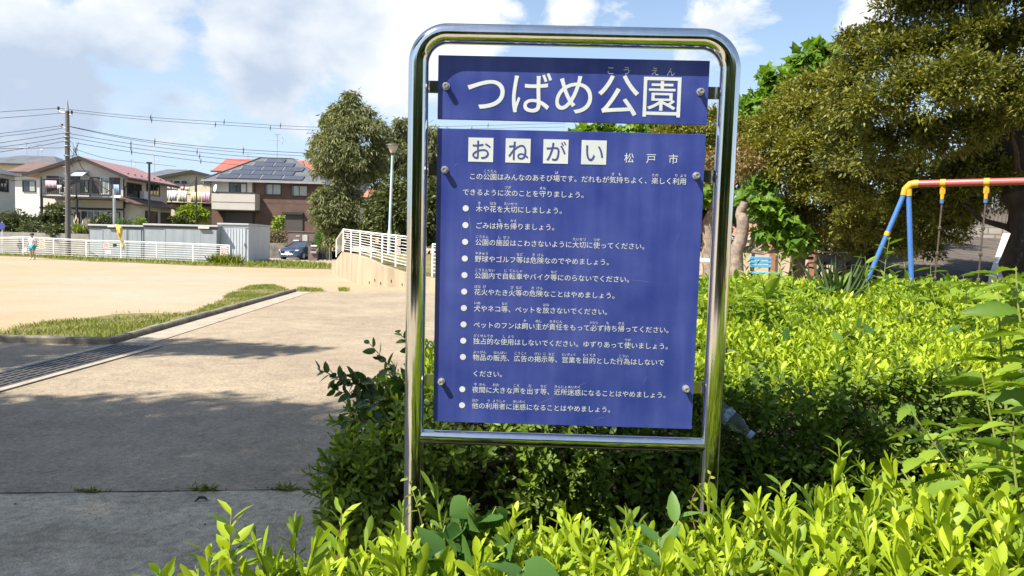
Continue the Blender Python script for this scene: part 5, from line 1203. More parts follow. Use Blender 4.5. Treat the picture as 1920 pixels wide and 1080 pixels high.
# dark leaved branches reaching out over the path
b = at(770, 755, 3.0)
plant('branch_shrub', 'shrub with dark oval leaves whose branches reach over the path beside the hedge', 'shrub',
      [(at(790, 770, 3.05), at(596, 692, 2.95), 30), (at(700, 720, 3.0), at(625, 712, 2.92), 14), (at(790, 790, 3.05), at(622, 728, 2.9), 28), (at(800, 760, 3.1), at(690, 640, 3.05), 16), (at(800, 690, 3.1), at(745, 622, 3.05), 12), (at(800, 800, 3.0), at(640, 790, 2.85), 20), (at(800, 740, 3.05), at(720, 690, 2.95), 16)],
      'leaf_branch', 'stem_red', size=.080, aspect=.72, tpl=OVAL, bow=.12, t0=.08, elev=35, taper=.45, r=.0035, flat=.4)
# young vine climbing the left post, bindweed pile, right post tendril
plant('vine', 'young pale vine with round leaves climbing before the left post foot', 'vine', [(at(792, 985, 2.0), at(762, 893, 2.02), 8), (at(780, 950, 2.0), at(800, 925, 1.98), 3)], 'leaf_vine_pale', 'stem_green', size=.034, aspect=.75, tpl=OVAL, bow=.25, t0=.15, elev=10, taper=.3, r=.0022, flat=.2)
t = plant('vine', 'curled wilting broad leaved vine heaped between the left post and hedge', 'vine', [(at(840, 1080, 1.75), at(880, 935, 1.82), 9), (at(880, 1080, 1.75), at(930, 950, 1.85), 8), (at(820, 1080, 1.7), at(835, 985, 1.75), 6), (at(900, 1080, 1.7), at(965, 1010, 1.75), 6)], 'leaf_vine', 'stem_green', size=.088, aspect=.9, tpl=HEART, bow=.15, t0=.35, elev=-20, taper=.25, r=.0028, flat=.3, hang=.5)
plant('vine', 'broad grey green vine leaves lying on the front hedge below the sign', 'vine', [(at(760, 1075, 1.5), at(820, 1040, 1.52), 4), (at(960, 1110, 1.4), at(985, 1062, 1.45), 2)], 'leaf_vine', 'stem_green', size=.085, aspect=1.0, tpl=HEART, bow=.15, t0=.3, elev=5, taper=.1, r=.0025, flat=.9)
plant('vine', 'thin brown tendril with small pale leaves curling up the right post', 'vine', [(at(1310, 1010, 2.05), at(1318, 905, 2.08), 4), (at(1318, 930, 2.08), at(1333, 884, 2.1), 4), (at(1312, 985, 2.05), at(1285, 970, 2.0), 3)], 'leaf_vine_pale', 'stem_red', size=.022, aspect=.8, tpl=OVAL, bow=.4, t0=.35, elev=25, taper=.2, r=.002, flat=.3)
plant('vine', 'large folded green leaf pair standing in the front hedge near the right post', 'vine', [(at(1250, 1090, 1.55), at(1235, 1010, 1.6), 3), (at(1250, 1010, 1.9), at(1275, 965, 1.95), 3)], 'leaf_vine', 'stem_green', size=.095, aspect=.6, tpl=OVAL, bow=.1, t0=.2, elev=50, taper=.2, r=.0025, flat=.8)
plant('vine', 'dark round leaved vine sprawling across the sunny hedge right of the sign', 'vine', [(at(1560, 690, 3.9), at(1625, 605, 4.1), 7), (at(1570, 660, 3.9), at(1545, 670, 3.7), 3), (at(1600, 640, 4.2), at(1640, 655, 4.0), 4), (at(1480, 650, 4.1), at(1440, 620, 4.2), 6)], 'leaf_vine', 'stem_red', size=.10, aspect=.85, tpl=OVAL, bow=.2, t0=.2, elev=10, taper=.3, r=.003, flat=.4, hang=.3)
plant('vine', 'blue green leafy patch in the shrub bed under the swing post', 'vine', [(at(1800 + dx_, 690, 4.6), at(1790 + dx_ + random.randint(-40, 60), 610 + random.randint(-10, 30), 4.8), 6) for dx_ in (0, 25, 50, 70, -20)], 'leaf_vine', 'stem_green', size=.13, aspect=.7, tpl=OVAL, bow=.2, t0=.3, elev=15, taper=.3, r=.003, flat=.6)
plant('vine', 'dark bluish leaf patch in the far shrub bed below the sword leaved plant', 'vine', [(at(1500 + k * 14, 590, 7.2), at(1490 + k * 15 + random.randint(-8, 8), 535 + random.randint(0, 22), 7.4), 7) for k in range(6)], 'leaf_vine', 'stem_green', size=.15, aspect=.42, tpl=OVAL, bow=.2, t0=.2, elev=15, taper=.3, r=.004, flat=.6)
# lone shoots poking out of the near hedge
plant('hedge_shoot', 'tall lone shoot of the front hedge standing against the grey concrete', 'shoot', [(at(432, 1090, 1.5), at(434, 962, 1.52), 13)], 'leaf_new', 'stem_green', size=.075, aspect=.36, tpl=LEAF8, bow=.06, t0=.05, elev=38, taper=.3, r=.003)
plant('hedge_shoot', 'small shoot at the outermost end of the front hedge', 'shoot', [(at(392, 1095, 1.4), at(385, 1030, 1.42), 8), (at(300, 1110, 1.35), at(296, 1072, 1.36), 5)], 'leaf_new', 'stem_green', size=.06, aspect=.36, tpl=LEAF8, bow=.06, t0=.05, elev=40, taper=.3, r=.003)
plant('hedge_shoot', 'upright shoot with red brown stem before the shaded hedge at the left post', 'shoot', [(at(634, 1050, 1.72), at(641, 950, 1.75), 10)], 'leaf_new', 'stem_red', size=.07, aspect=.34, tpl=LEAF8, bow=.05, t0=.1, elev=45, taper=.3, r=.003)
plant('hedge_shoot', 'tall pair of shoots standing in front of the dark gap right of the sign', 'shoot', [(at(1590, 960, 2.1), at(1572, 828, 2.15), 14), (at(1480, 1010, 2.0), at(1462, 905, 2.02), 10)], 'leaf_new', 'stem_green', size=.07, aspect=.34, tpl=LEAF8, bow=.05, t0=.05, elev=42, taper=.3, r=.003)
# serrated tall weeds at the right edge
def weedset(label, sp, mat='leaf_weed', size=.15, aspect=.5, tpl=SERR, stem='stem_green', **kw):
    kw = {**dict(bow=.1, t0=.15, elev=18, taper=.35, r=.004, flat=.7, hang=.1), **kw}
    return plant('tall_weed', label, 'weed', sp, mat, stem, 'tall weeds among the hedges', size=size, aspect=aspect, tpl=tpl, **kw)
weedset('tall serrated weed at the edge of the photo overlapping the dark trunk', [(at(1890, 800, 2.0), at(1870, 505, 2.05), 15), (at(1960, 760, 1.9), at(1905, 500, 1.95), 14), (at(1990, 900, 1.9), at(1925, 560, 1.95), 14)], size=.16, aspect=.6)
weedset('serrated weed with long drooping leaves rising over the dark hedge gap', [(at(1880, 1100, 1.75), at(1700, 760, 1.8), 18), (at(1900, 1100, 1.7), at(1840, 700, 1.8), 18), (at(1840, 1050, 1.75), at(1780, 800, 1.8), 12)], size=.15, aspect=.55)
weedset('serrated weed cluster at the lower edge of the photo on the bright hedge', [(at(1960, 1120, 1.6), at(1900, 790, 1.65), 16), (at(2000, 1000, 1.7), at(1930, 620, 1.75), 16), (at(1800, 1100, 1.6), at(1690, 880, 1.68), 12)], size=.14, aspect=.55)
weedset('big leaved weed stalk growing in front of the blue swing leg', [(at(1655, 600, 7.0), at(1668, 445, 7.1), 14), (at(1640, 590, 7.0), at(1622, 480, 7.1), 10), (at(1690, 600, 7.0), at(1695, 490, 7.2), 9)], size=.20, aspect=.42, tpl=OVAL, elev=30)
weedset('arching leafy weed before the paved slope between the swing chains', [(at(1760, 590, 6.4), at(1745, 498, 6.5), 9), (at(1810, 600, 6.2), at(1805, 515, 6.2), 10), (at(1860, 600, 6.0), at(1880, 520, 6.0), 9), (at(1700, 600, 6.4), at(1725, 545, 6.4), 8)], size=.22, aspect=.4, tpl=OVAL, elev=10)
weedset('slender fine leaved weed in front of the blue bench', [(at(1405, 570, 8.0), at(1400, 470, 8.1), 18), (at(1418, 575, 8.0), at(1420, 490, 8.1), 14)], size=.15, aspect=.2, tpl=LEAF2, elev=35)
weedset('slender fine leaved weed between the bench and broad tree trunk', [(at(1460, 570, 8.0), at(1462, 468, 8.2), 18), (at(1480, 570, 8.0), at(1482, 478, 8.2), 16)], size=.15, aspect=.22, tpl=LEAF2, elev=35)
weedset('yellow green leafy weed by the right post against the cut trunk', [(at(1385, 620, 5.4), at(1378, 528, 5.5), 14), (at(1440, 640, 5.0), at(1442, 572, 5.1), 12), (at(1480, 690, 4.4), at(1480, 590, 4.5), 12)], size=.13, aspect=.32, tpl=LEAF8, elev=35)
# sword leaved plant
g = at(1572, 545, 7.8); t = thing('sword_leaf_plant', 'dark green sword leaved plant standing in the shrub bed', 'plant', (g.x, 7.8, .9)); Lv = Leaves(); n = 34
an = rng.uniform(-.75, .75, n); d = np.column_stack([np.sin(an), rng.normal(size=n) * .25, np.cos(an)]); sz = rng.uniform(.42, .68, n)
Lv.add(leaf8(1, .75, .3, -.05), np.column_stack([rng.normal(size=n) * .05, rng.normal(size=n) * .05, np.zeros(n)]), d, sz, .042, .1); Lv.build('leaves', 'sword_leaf', t)
# bottle stuck in the hedge
bt = at(1370, 785, 2.80); b0 = thing('plastic_bottle', 'clear crushed plastic bottle stuck in the hedge beside the right post', 'bottle', bt)
mt = Matrix.Rotation(rad(127), 4, 'Y') @ Matrix.Rotation(rad(25), 4, 'X') @ Matrix.Translation((0, 0, -.09))
MB().lathe([(.026, -.02), (.032, -.01), (.033, .03), (.029, .035), (.033, .04), (.033, .09), (.029, .095), (.032, .10), (.03, .125), (.014, .165), (.013, .18)], 20, mt).build('bottle_body', 'clear_plastic', b0, smooth=True)
MB().lathe([(.0338, .062), (.0340, .064), (.0340, .088), (.0338, .090)], 20, mt).build('label_band', 'bottle_label', b0, smooth=True)
MB().lathe([(.0155, .172), (.0155, .190), (.013, .192)], 14, mt).build('bottle_cap', 'cloth_blue', b0, smooth=True)

# ================================================================== trees
def limb(m, P, r0, r1, n=8, wig=.08):
    P = [Vector(p) for p in P]; Q = []
    for i in range(len(P) - 1):
        for k in range(4):
            u = k / 4; Q.append(P[i].lerp(P[i + 1], u) + Vector((random.uniform(-wig, wig), random.uniform(-wig, wig), 0)) * (0 if (i == 0 and k == 0) else 1) * r0 * 4)
    Q.append(P[-1]); L_n = len(Q); m.tube(Q, [r0 + (r1 - r0) * i / (L_n - 1) for i in range(L_n)], n)
def tree(name, label, base, trunk, clumps, leaf, mat, bark, per, size, limbs=True, group=None, r0=.2, cat='tree', extra=None, **kw):
    t = thing(name, label, cat, base, 0, group); b = Vector(base); m = MB()
    T = [Vector(p) - b for p in trunk]; limb(m, T, r0, r0 * .55, 10)
    cl = [(Vector(c) - b, r) for c, r in clumps]
    if limbs:
        for c, r in cl:
            j = min(range(1, len(T)), key=lambda i: (T[i] - c).length if T[i].z < c.z else 99) if len(T) > 1 else 0
            if limbs == 2 and (c.z - T[j].z) < .45 * (c - T[j]).to_2d().length: continue
            limb(m, [T[j], T[j].lerp(c, .5) + Vector((0, 0, -.15)), c], r0 * .2, .012, 5, .12)
    m.build('trunk', bark, t, smooth=True)
    Lv = Leaves(); clump_leaves(Lv, [(tuple(c), r) for c, r in cl], per, size, tpl=leaf, **kw); Lv.build('crown', mat, t)
    if extra:
        for (nm, mt_, cl2, per2, sz2) in extra:
            Lv = Leaves(); clump_leaves(Lv, [(tuple(Vector(c) - b), r) for c, r in cl2], per2, sz2, tpl=leaf, **kw); Lv.build(nm, mt_, t)
    return t
def px_clumps(lst, Y, f=1.0):
    """clumps given as outline points of the crown at real depths: (px, py, radius px, dY)"""
    outp = []
    for (px, py, r, dy) in lst:
        y = Y + dy; outp.append((at(px, py, y), r * y / F * f))
    return outp
# the broad evergreen at the right (behind the swing)
Yb = 13.2
cb = px_clumps([(1630, 95, 48, -.6), (1690, 40, 55, -.8), (1755, 0, 55, -1), (1830, -25, 60, -1.2), (1905, 10, 62, -1.6), (1605, 150, 44, -.6), (1680, 120, 52, -1.4), (1750, 85, 50, -1.6), (1845, 85, 60, -2.0), (1935, 110, 70, -2.0),
    (1590, 215, 46, -.5), (1650, 205, 56, -1.6), (1730, 185, 58, -2.0), (1815, 170, 62, -2.4), (1900, 215, 66, -1.8), (1580, 285, 44, 0), (1630, 295, 50, -.8), (1700, 270, 56, -1.2), (1780, 265, 58, -1.0), (1870, 300, 62, .6),
    (1590, 350, 42, .4), (1655, 360, 54, .6), (1725, 345, 60, 1.6), (1690, 430, 46, 2.2), (1745, 420, 56, 2.4), (1645, 425, 50, 2.0), (1790, 395, 48, 2.6), (1815, 345, 60, 2.6), (1600, 425, 38, 1.4), (1960, 320, 80, .5), (2020, 200, 110, -1), (2000, 50, 110, -1.5), (1900, -120, 110, -2), (1790, -110, 85, -1.6), (1700, -50, 55, -.6), (1730, 468, 30, 2.4), (1785, 435, 34, 1.4), (1720, 400, 46, .2), (1795, 385, 48, .6), (1835, 335, 50, -.4), (1865, 375, 36, 1.6), (1685, 455, 36, .7), (1760, 350, 46, 0), (1700, -170, 90, -2), (1850, -250, 140, -2.5), (2000, -150, 140, -2.5)], Yb)
tb = at(1926, 530, 12.6); tb.z = 0
tree('broad_tree', 'huge dark broad leaved tree with a thick trunk behind the swing', tb, [tb, at(1922, 440, 12.6), at(1915, 340, 12.7), at(1880, 200, 12.9), at(1840, 60, 13.1)], cb, LEAF2, 'leaf_olive', 'bark_dark', 13000, limbs=2, size=.084, r0=.36, aspect=.42, droop=.12, shell=.5, flat=.7, rand=.75, outw=.9, sub=22, subr=.21,
     extra=[('withered_leaves', 'leaf_brownish', px_clumps([(1798, 45, 14, -.8), (1780, 275, 22, -1.4), (1790, 70, 12, -1.0)], Yb), 2500, .1)])
# the olive tree in front-left of it
Ya = 16.0
ca = px_clumps([(1500, 172, 36, .2), (1530, 180, 42, 0), (1470, 200, 48, 0), (1520, 220, 60, -.6), (1450, 250, 45, .1), (1430, 290, 45, 0), (1480, 290, 60, -.7), (1540, 290, 60, -.6), (1420, 330, 35, -.2), (1460, 350, 50, -.6), (1520, 360, 60, -.8), (1570, 370, 55, -.6), (1490, 410, 40, -.2), (1540, 420, 50, -.3), (1590, 430, 50, 0), (1410, 280, 28, .3), (1570, 230, 50, .2), (1600, 460, 36, .3), (1565, 150, 36, .4), (1380, 255, 38, .8), (1340, 240, 40, 1.2), (1290, 252, 42, 1.4), (1250, 270, 45, 1.5), (1330, 300, 45, 1.2)], Ya)
ta = at(1492, 515, Ya); ta.z = 0
tree('olive_tree', 'rounded olive and gold tree in front of the light green plane tree', ta, [ta, at(1492, 470, Ya), at(1500, 400, Ya), at(1510, 300, Ya), at(1520, 200, Ya)], [(c, r * .82) for c, r in ca], LEAF2, 'leaf_olive', 'bark', 13000, .086, r0=.17, aspect=.42, droop=.12, shell=.5, tint_bias=.20, flat=.7, rand=.75, outw=.9, sub=20, subr=.21,
     extra=[('withered_leaves', 'leaf_brownish', px_clumps([(1400, 300, 26, -.6), (1388, 330, 18, -.4), (1412, 315, 18, -.7), (1380, 280, 22, .2), (1345, 300, 25, .6), (1340, 330, 20, .6)], Ya), 2600, .1)])
# plane trees
Yp_ = 20.0
cp = px_clumps([(1536, 88, 16, 0), (1528, 112, 20, 0), (1550, 105, 16, 0), (1530, 130, 22, 0), (1505, 115, 20, 0), (1460, 150, 26, 0), (1440, 140, 14, 0), (1470, 180, 30, 0), (1430, 195, 28, 0), (1405, 200, 18, 0), (1400, 225, 22, 0), (1430, 235, 30, .3), (1400, 260, 26, .2), (1390, 300, 26, .3), (1500, 150, 26, .2), (1560, 110, 18, .2), (1550, 140, 20, .3), (1240, 245, 30, -.4), (1200, 250, 28, -.4), (1160, 252, 26, -.4), (1120, 250, 20, -.4), (1085, 250, 14, -.3), (1220, 290, 50, -.2), (1160, 300, 45, 0), (1120, 320, 40, 0), (1300, 330, 50, .2), (1250, 350, 60, .2), (1180, 370, 60, .2), (1345, 250, 16, .2)], Yp_)
tp = at(1330, 500, Yp_); tp.z = 0
tree('plane_tree', 'tall light green plane tree with big lobed leaves rising against the sky', tp, [tp, at(1330, 440, Yp_), at(1340, 350, Yp_), at(1400, 250, Yp_), at(1470, 160, Yp_)], cp, LOBED, 'leaf_plane', 'bark_pale', 620, .27, r0=.2, aspect=.95, droop=.35, shell=.8, flat=.5)
Yq = 15.2
tq = at(1383, 530, Yq); tq.z = 0
cq = px_clumps([(1420, 360, 26, .2), (1440, 345, 22, .3), (1400, 372, 18, 0), (1430, 390, 26, .1), (1455, 400, 28, .2), (1475, 430, 28, .2), (1450, 440, 24, .1), (1500, 450, 26, .2), (1430, 425, 20, .2), (1480, 455, 20, .1), (1525, 450, 20, .3)], Yq)
tree('pollard_tree', 'pale pollarded trunk with a knobbly head and fresh lobed leaves beside the right post', tq, [tq, at(1384, 470, Yq), at(1392, 410, Yq), at(1396, 378, Yq)], cq, LOBED, 'leaf_plane', 'bark_pale', 620, .2, r0=.165, aspect=.95, droop=.5, shell=.85, flat=.4, limbs=True)
# small thin trees near the bench
for (px, lab) in ((1410, 'thin dark sapling just behind the blue bench'), (1545, 'thin dark sapling in front of the bicycles')):
    tt = at(px, 520, 17.0); tt.z = 0
    tree('sapling', lab, tt, [tt, at(px + 2, 470, 17), at(px + 8, 430, 17)], px_clumps([(px + 6, 440, 14, 0), (px + 12, 420, 14, 0), (px, 455, 10, 0)], 17.0), LEAF2, 'leaf_dark', 'bark_dark', 900, .1, r0=.045, shell=.9)
# eucalyptus trees on the left
Ye = 39.0
ce = px_clumps([(660, 190, 20, 0), (650, 215, 28, 0), (680, 215, 26, 0), (625, 215, 22, 0), (610, 235, 20, 0), (640, 250, 36, -.5), (680, 250, 34, -.5), (708, 240, 22, 0), (605, 270, 24, 0), (595, 295, 20, 0), (625, 290, 34, -.6), (660, 300, 40, -.8), (700, 290, 32, -.3), (715, 275, 18, 0), (610, 320, 24, 0), (640, 335, 30, -.3), (680, 335, 30, 0), (705, 320, 22, .3),
    (615, 365, 26, -.8), (600, 375, 18, -.8), (640, 375, 26, -.6), (620, 400, 30, -1), (650, 405, 28, -.8), (610, 420, 26, -1), (635, 430, 26, -.8), (660, 430, 22, -.6), (598, 398, 18, -.9), (622, 452, 20, -1), (640, 330, 20, .2), (667, 372, 18, -.2)], Ye)
te = at(652, 470, Ye); te.z = .6
tree('eucalyptus_tree', 'tall drooping grey green eucalyptus tree beside the brown house', te, [te, at(655, 420, Ye), at(656, 350, Ye), at(658, 280, Ye), at(660, 200, Ye)], [(c, r * random.uniform(.6, .92)) for c, r in ce], LEAF2, 'leaf_euca', 'bark', 3300, .27, r0=.22, aspect=.24, droop=.9, shell=.8, rand=.75, flat=.3, outw=.5, sub=14, subr=.26)
ce2 = px_clumps([(750, 235, 20, 0), (770, 250, 26, 0), (740, 260, 22, 0), (720, 290, 24, .5), (750, 290, 32, 0), (785, 285, 30, 0), (815, 290, 26, 0), (730, 325, 26, .4), (765, 325, 32, 0), (800, 330, 32, 0), (740, 355, 22, .3), (775, 360, 28, 0), (810, 260, 24, .2), (830, 320, 30, .3)], 42.0)
t2 = at(772, 470, 42.0); t2.z = .6
tree('eucalyptus_tree', 'second drooping eucalyptus tree half hidden by the left sign post', t2, [t2, at(770, 420, 42), at(770, 350, 42), at(768, 280, 42), at(762, 245, 42)], [(c, r * random.uniform(.6, .92)) for c, r in ce2], LEAF2, 'leaf_euca', 'bark', 2800, .28, r0=.2, aspect=.24, droop=.9, shell=.8, rand=.75, flat=.3, outw=.5, sub=14, subr=.26)
cd1 = px_clumps([(740, 365, 28, 0), (715, 385, 26, 0), (765, 380, 30, 0), (735, 400, 34, -.5), (705, 415, 24, 0), (760, 420, 34, -.5), (725, 440, 30, -.3), (785, 430, 34, 0), (690, 440, 18, 0), (800, 400, 28, .2), (815, 430, 28, .2), (760, 448, 28, -.2), (820, 380, 30, .2), (835, 350, 26, .2)], 36.0)
t3 = at(740, 470, 36.0); t3.z = .6
tree('round_tree', 'dense dark round tree behind the street lamp post', t3, [t3, at(742, 440, 36), at(742, 400, 36)], cd1, LEAF2, 'leaf_dark', 'bark_dark', 2600, .22, r0=.16, aspect=.5, droop=.4, shell=.6)
def bush(name, label, lst, Y, mat, per, size, base=None, group=None, droop=.3, aspect=.4, cat='shrub', tpl=LEAF2, zb=1.15):
    cl = px_clumps(lst, Y); c0 = cl[0][0]; t = thing(name, label, cat, (c0.x, Y, zb), 0, group); b = Vector((c0.x, Y, zb)); m = MB()
    for c, r in cl:
        m.tube([Vector((random.uniform(-.1, .1), 0, -.2)), (c - b) * .5, c - b], [.05, .03, .01], 4)
    m.build('stems', 'twig', t); Lv = Leaves(); clump_leaves(Lv, [(tuple(c - b), r) for c, r in cl], per, size, droop=droop, aspect=aspect, tpl=tpl, shell=.6); Lv.build('foliage', mat, t); return t
GS = 'garden shrubs behind the fence'
bush('garden_shrub', 'dark shrub at the photo edge above the grey retaining wall', [(8, 412, 14, 0), (-8, 418, 14, 0), (14, 426, 10, 0)], 53, 'leaf_garden', 1600, .22, group=GS)
bush('garden_shrub', 'spreading dull green shrub above the wall left of the child', [(33, 410, 15, 0), (45, 420, 14, 0), (25, 425, 12, 0), (58, 415, 12, 0)], 53, 'leaf_dark', 1600, .22, group=GS)
bush('garden_shrub', 'mounded clipped shrub right above the child', [(52, 428, 13, -.3), (66, 426, 11, -.3)], 52.6, 'leaf_garden', 2400, .16, group=GS)
bush('garden_shrub', 'taller leafy fruit tree just left of the utility pole', [(102, 398, 13, 0), (112, 405, 12, 0), (94, 410, 11, 0), (120, 395, 9, 0), (106, 415, 10, 0)], 54, 'leaf_garden', 1700, .26, group=GS, aspect=.6)
bush('garden_shrub', 'pale green trailing bush hanging over the wall at the pole foot', [(95, 432, 11, -.6), (106, 434, 12, -.7), (85, 433, 8, -.6), (117, 430, 9, -.6)], 52.4, 'leaf_garden', 2200, .2, group=GS, aspect=.6)
bush('garden_shrub', 'shadowy shrub between the two taller garden shrubs', [(75, 416, 11, .3), (82, 410, 9, .3)], 53.4, 'leaf_dark', 1800, .2, group=GS)
bush('garden_shrub', 'grassy yellowish clump right of the utility pole', [(140, 432, 9, 0), (150, 430, 8, 0), (132, 434, 7, 0)], 52.4, 'leaf_bright', 1800, .2, group=GS, aspect=.16, droop=-.8)
bush('garden_shrub', 'low bright shrub along the top of the first shed', [(188, 412, 10, 0), (200, 412, 11, 0), (180, 416, 7, 0)], 53, 'leaf_garden', 2200, .18, group=GS)
bush('garden_shrub', 'dark low hedge behind the short pale lamp pole', [(228, 417, 6, 0), (240, 417, 6, 0), (222, 417, 6, 0)], 53, 'leaf_clipped', 2600, .15, group=GS)
bush('garden_shrub', 'little round light green bush above the gap between sheds', [(261, 414, 9, 0), (268, 416, 6, 0)], 53, 'leaf_bright', 2600, .15, group=GS)
bush('garden_tree', 'small bright yellow green tree under the laundry', [(345, 400, 10, 0), (357, 396, 12, 0), (370, 400, 12, 0), (382, 403, 9, 0), (350, 408, 8, 0), (362, 408, 9, 0), (338, 404, 6, 0)], 64, 'leaf_bright', 1500, .3, cat='tree', aspect=.6)
bush('garden_shrub', 'dark spiky low shrubs under the small bright tree', [(345, 415, 8, 0), (325, 414, 8, 0), (335, 416, 8, 0)], 62, 'leaf_dark', 1500, .3, group=GS)
bush('hedge', 'dry patchy hedge on top of the stone wall behind the car', [(494, 440, 8, 0), (504, 438, 9, 0), (515, 439, 9, 0), (526, 440, 8, 0), (500, 448, 8, -.2), (512, 449, 8, -.2), (524, 449, 8, -.2), (534, 444, 7, 0), (490, 449, 7, -.2)], 62.2, 'leaf_dryhedge', 2200, .17, cat='hedge', zb=1.3)
bush('garden_shrub', 'thin yellow green shrub against the brown wall behind the car', [(522, 415, 8, 0), (518, 425, 8, 0), (526, 423, 6, 0), (528, 408, 5, 0)], 64.5, 'leaf_bright', 900, .28, aspect=.5)
bush('clipped_bush', 'bright green clipped bush beside the driveway gate', [(604, 440, 11, 0), (602, 452, 11, 0), (610, 450, 9, .2), (598, 458, 8, 0), (606, 462, 9, .2)], 59.5, 'leaf_clipped', 3600, .14, zb=.2)
t = thing('pampas_grass', 'tuft of tall cream grass plumes right of the utility pole', 'grass', (at(158, 436, 52.6).x, 52.6, 1.15)); Lv = Leaves(); n = 60
Lv.add(LEAF2, rng.normal(size=(n, 3)) * np.array([.3, .1, 0]), rdir(n) * .35 + np.array([0, 0, 1]), rng.uniform(.6, 1.3, n), .04, .2); Lv.build('blades', 'leaf_garden', t); Lv = Leaves(); n = 26
Lv.add(LEAF2, np.column_stack([rng.normal(size=n) * .4, rng.normal(size=n) * .1, rng.uniform(.4, 1.3, n)]), rdir(n) * .25 + np.array([.1, 0, 1]), rng.uniform(.4, .6, n), .14, .2); Lv.build('plumes', 'plume', t)

# ================================================================== right-hand background
# paved embankment
def uv_quad(name, pts, sx, sy, mat, parent=None, th=None):
    m = MB(); 
    if th: m.prism(pts, th)
    else: m.add(pts, [(0, 1, 2, 3)])
    o = m.build(name, mat, parent); uvl = o.data.uv_layers.new(name='uv'); p0, p1, p3 = Vector(pts[0]), Vector(pts[1]), Vector(pts[3]); ux = (p1 - p0).normalized(); uy = (p3 - p0).normalized()
    for lp in o.data.loops: v = o.data.vertices[lp.vertex_index].co - p0; uvl.data[lp.index].uv = (v.dot(ux) / sx, v.dot(uy) / sy)
    return o
E0 = at(1650, 532, 15.0); E1 = at(1851, 532, 15.0); E2 = at(1882, 447, 21.0); E3 = at(1655, 440, 21.0)
t = thing('paved_slope', 'grey brown embankment slope faced with rows of concrete blocks behind the swing', 'embankment', (E0.x, E0.y, 0)); b = Vector((E0.x, E0.y, 0))
uv_quad('block_facing', [E0 - b, E1 - b, E2 - b, E3 - b], 1, 1, 'slope_blocks', t, th=(0, .3, -.9))
a0, a1 = E1 - b, E2 - b; MB().prism([a0 + Vector((.02, 0, -.1)), a0 + Vector((.42, 0, -.1)), a0 + Vector((.42, 0, .14)), a0 + Vector((.02, 0, .14))], a1 - a0 + Vector((-.05, 0, 0))).build('edge_kerb', 'white_slab', t)
W0 = at(1640, 447, 21.2); W1 = at(1890, 447, 21.2); zt = at(1860, 424, 21.2).z
t = thing('block_wall', 'pale concrete block wall with a dark railing above the paved slope', 'wall', (W0.x, 21.2, W1.z - .5)); w = W1.x - W0.x + 3; h = zt - W1.z + .5
uv_quad('blocks', [(0, 0, 0), (w, 0, 0), (w, 0, h), (0, 0, h)], 1, 1, 'wall_blocks', t, th=(0, .2, 0))
m = MB()
for k in range(60): m.box(w * k / 60, w * k / 60 + .025, .08, .11, h + .002, h + .62)
m.box(0, w, .075, .115, h + .62, h + .66); m.box(0, w, .075, .115, h + .12, h + .15); m.build('railing', 'pole_concrete', t)
# beige house and walls beyond the trees
a = at(1376, 520, 24.0); b = at(1560, 520, 24.0); zt = at(1440, 451, 24.0).z
t = thing('boundary_wall', 'sunlit beige wall with a white coping behind the blue bench', 'wall', (a.x, 24, 0)); w = b.x - a.x
MB().box(-2.5, w, 0, .2, 0, zt).build('wall', 'house_beige', t); MB().box(-2.55, w + .05, -.05, .25, zt + .003, zt + .16).build('coping', 'white_slab', t)
m = MB()
for px in (1447, 1520): x = at(px, 480, 24).x - a.x; m.box(x - .09, x + .09, -.1, -.003, 0, zt - .05)
m.build('pilaster', 'roof_orange', t)
t = gable_house('house with an orange tiled roof behind the beige wall and trees', 1370, 1540, 446, 420, 27.5, 'house_beige', 'roof_orange', 7, [(1425, 1436, 452, 475)], 'x', 0.0)
a = at(1568, 500, 19.0); b = at(1645, 500, 19.0); zt = at(1600, 465, 19.0).z
t = thing('block_wall', 'low sunlit block wall between the bicycles and swing leg', 'wall', (a.x, 19.0, 0)); w = b.x - a.x
uv_quad('blocks', [(0, 0, 0), (w, 0, 0), (w, 0, zt), (0, 0, zt)], 1, 1, 'wall_blocks', t, th=(0, .2, 0)); MB().box(-.03, w + .03, -.03, .23, zt + .003, zt + .09).build('coping', 'wall_blocks', t)
# distant house on the terrace right
gable_house('pale house glimpsed under the big tree above the block wall', 1780, 1990, 392, 350, 30.0, 'wall_grey_white', 'roof_grey', 8, [(1850, 1862, 366, 390)], 'x', 0.0)
# leafy backdrop trees that close the view under the crowns
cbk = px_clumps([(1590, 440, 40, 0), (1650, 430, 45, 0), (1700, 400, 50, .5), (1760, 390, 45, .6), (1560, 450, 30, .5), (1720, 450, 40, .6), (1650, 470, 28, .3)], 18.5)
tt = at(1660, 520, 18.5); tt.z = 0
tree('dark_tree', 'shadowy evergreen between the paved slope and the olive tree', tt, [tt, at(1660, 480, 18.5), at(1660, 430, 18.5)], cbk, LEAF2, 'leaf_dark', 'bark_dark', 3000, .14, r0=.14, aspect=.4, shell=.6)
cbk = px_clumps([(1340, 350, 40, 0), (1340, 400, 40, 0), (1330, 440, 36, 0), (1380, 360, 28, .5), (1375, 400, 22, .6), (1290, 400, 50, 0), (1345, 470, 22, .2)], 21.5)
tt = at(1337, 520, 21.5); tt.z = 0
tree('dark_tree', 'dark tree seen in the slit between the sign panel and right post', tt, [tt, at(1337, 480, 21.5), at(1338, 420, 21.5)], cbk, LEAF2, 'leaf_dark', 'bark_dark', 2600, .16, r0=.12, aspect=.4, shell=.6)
m = MB(); V = []
for (y, z) in ((12.4, .0), (13.6, .34), (15.4, .36), (16.0, .55), (19.0, .56), (27.0, .58)): V += [(3.0, y, z), (14.0, y, z)]
m.add(V, [(2 * k, 2 * k + 1, 2 * k + 3, 2 * k + 2) for k in range(5)]); o = m.build('raised_ground', 'dirt'); o['kind'] = 'structure'
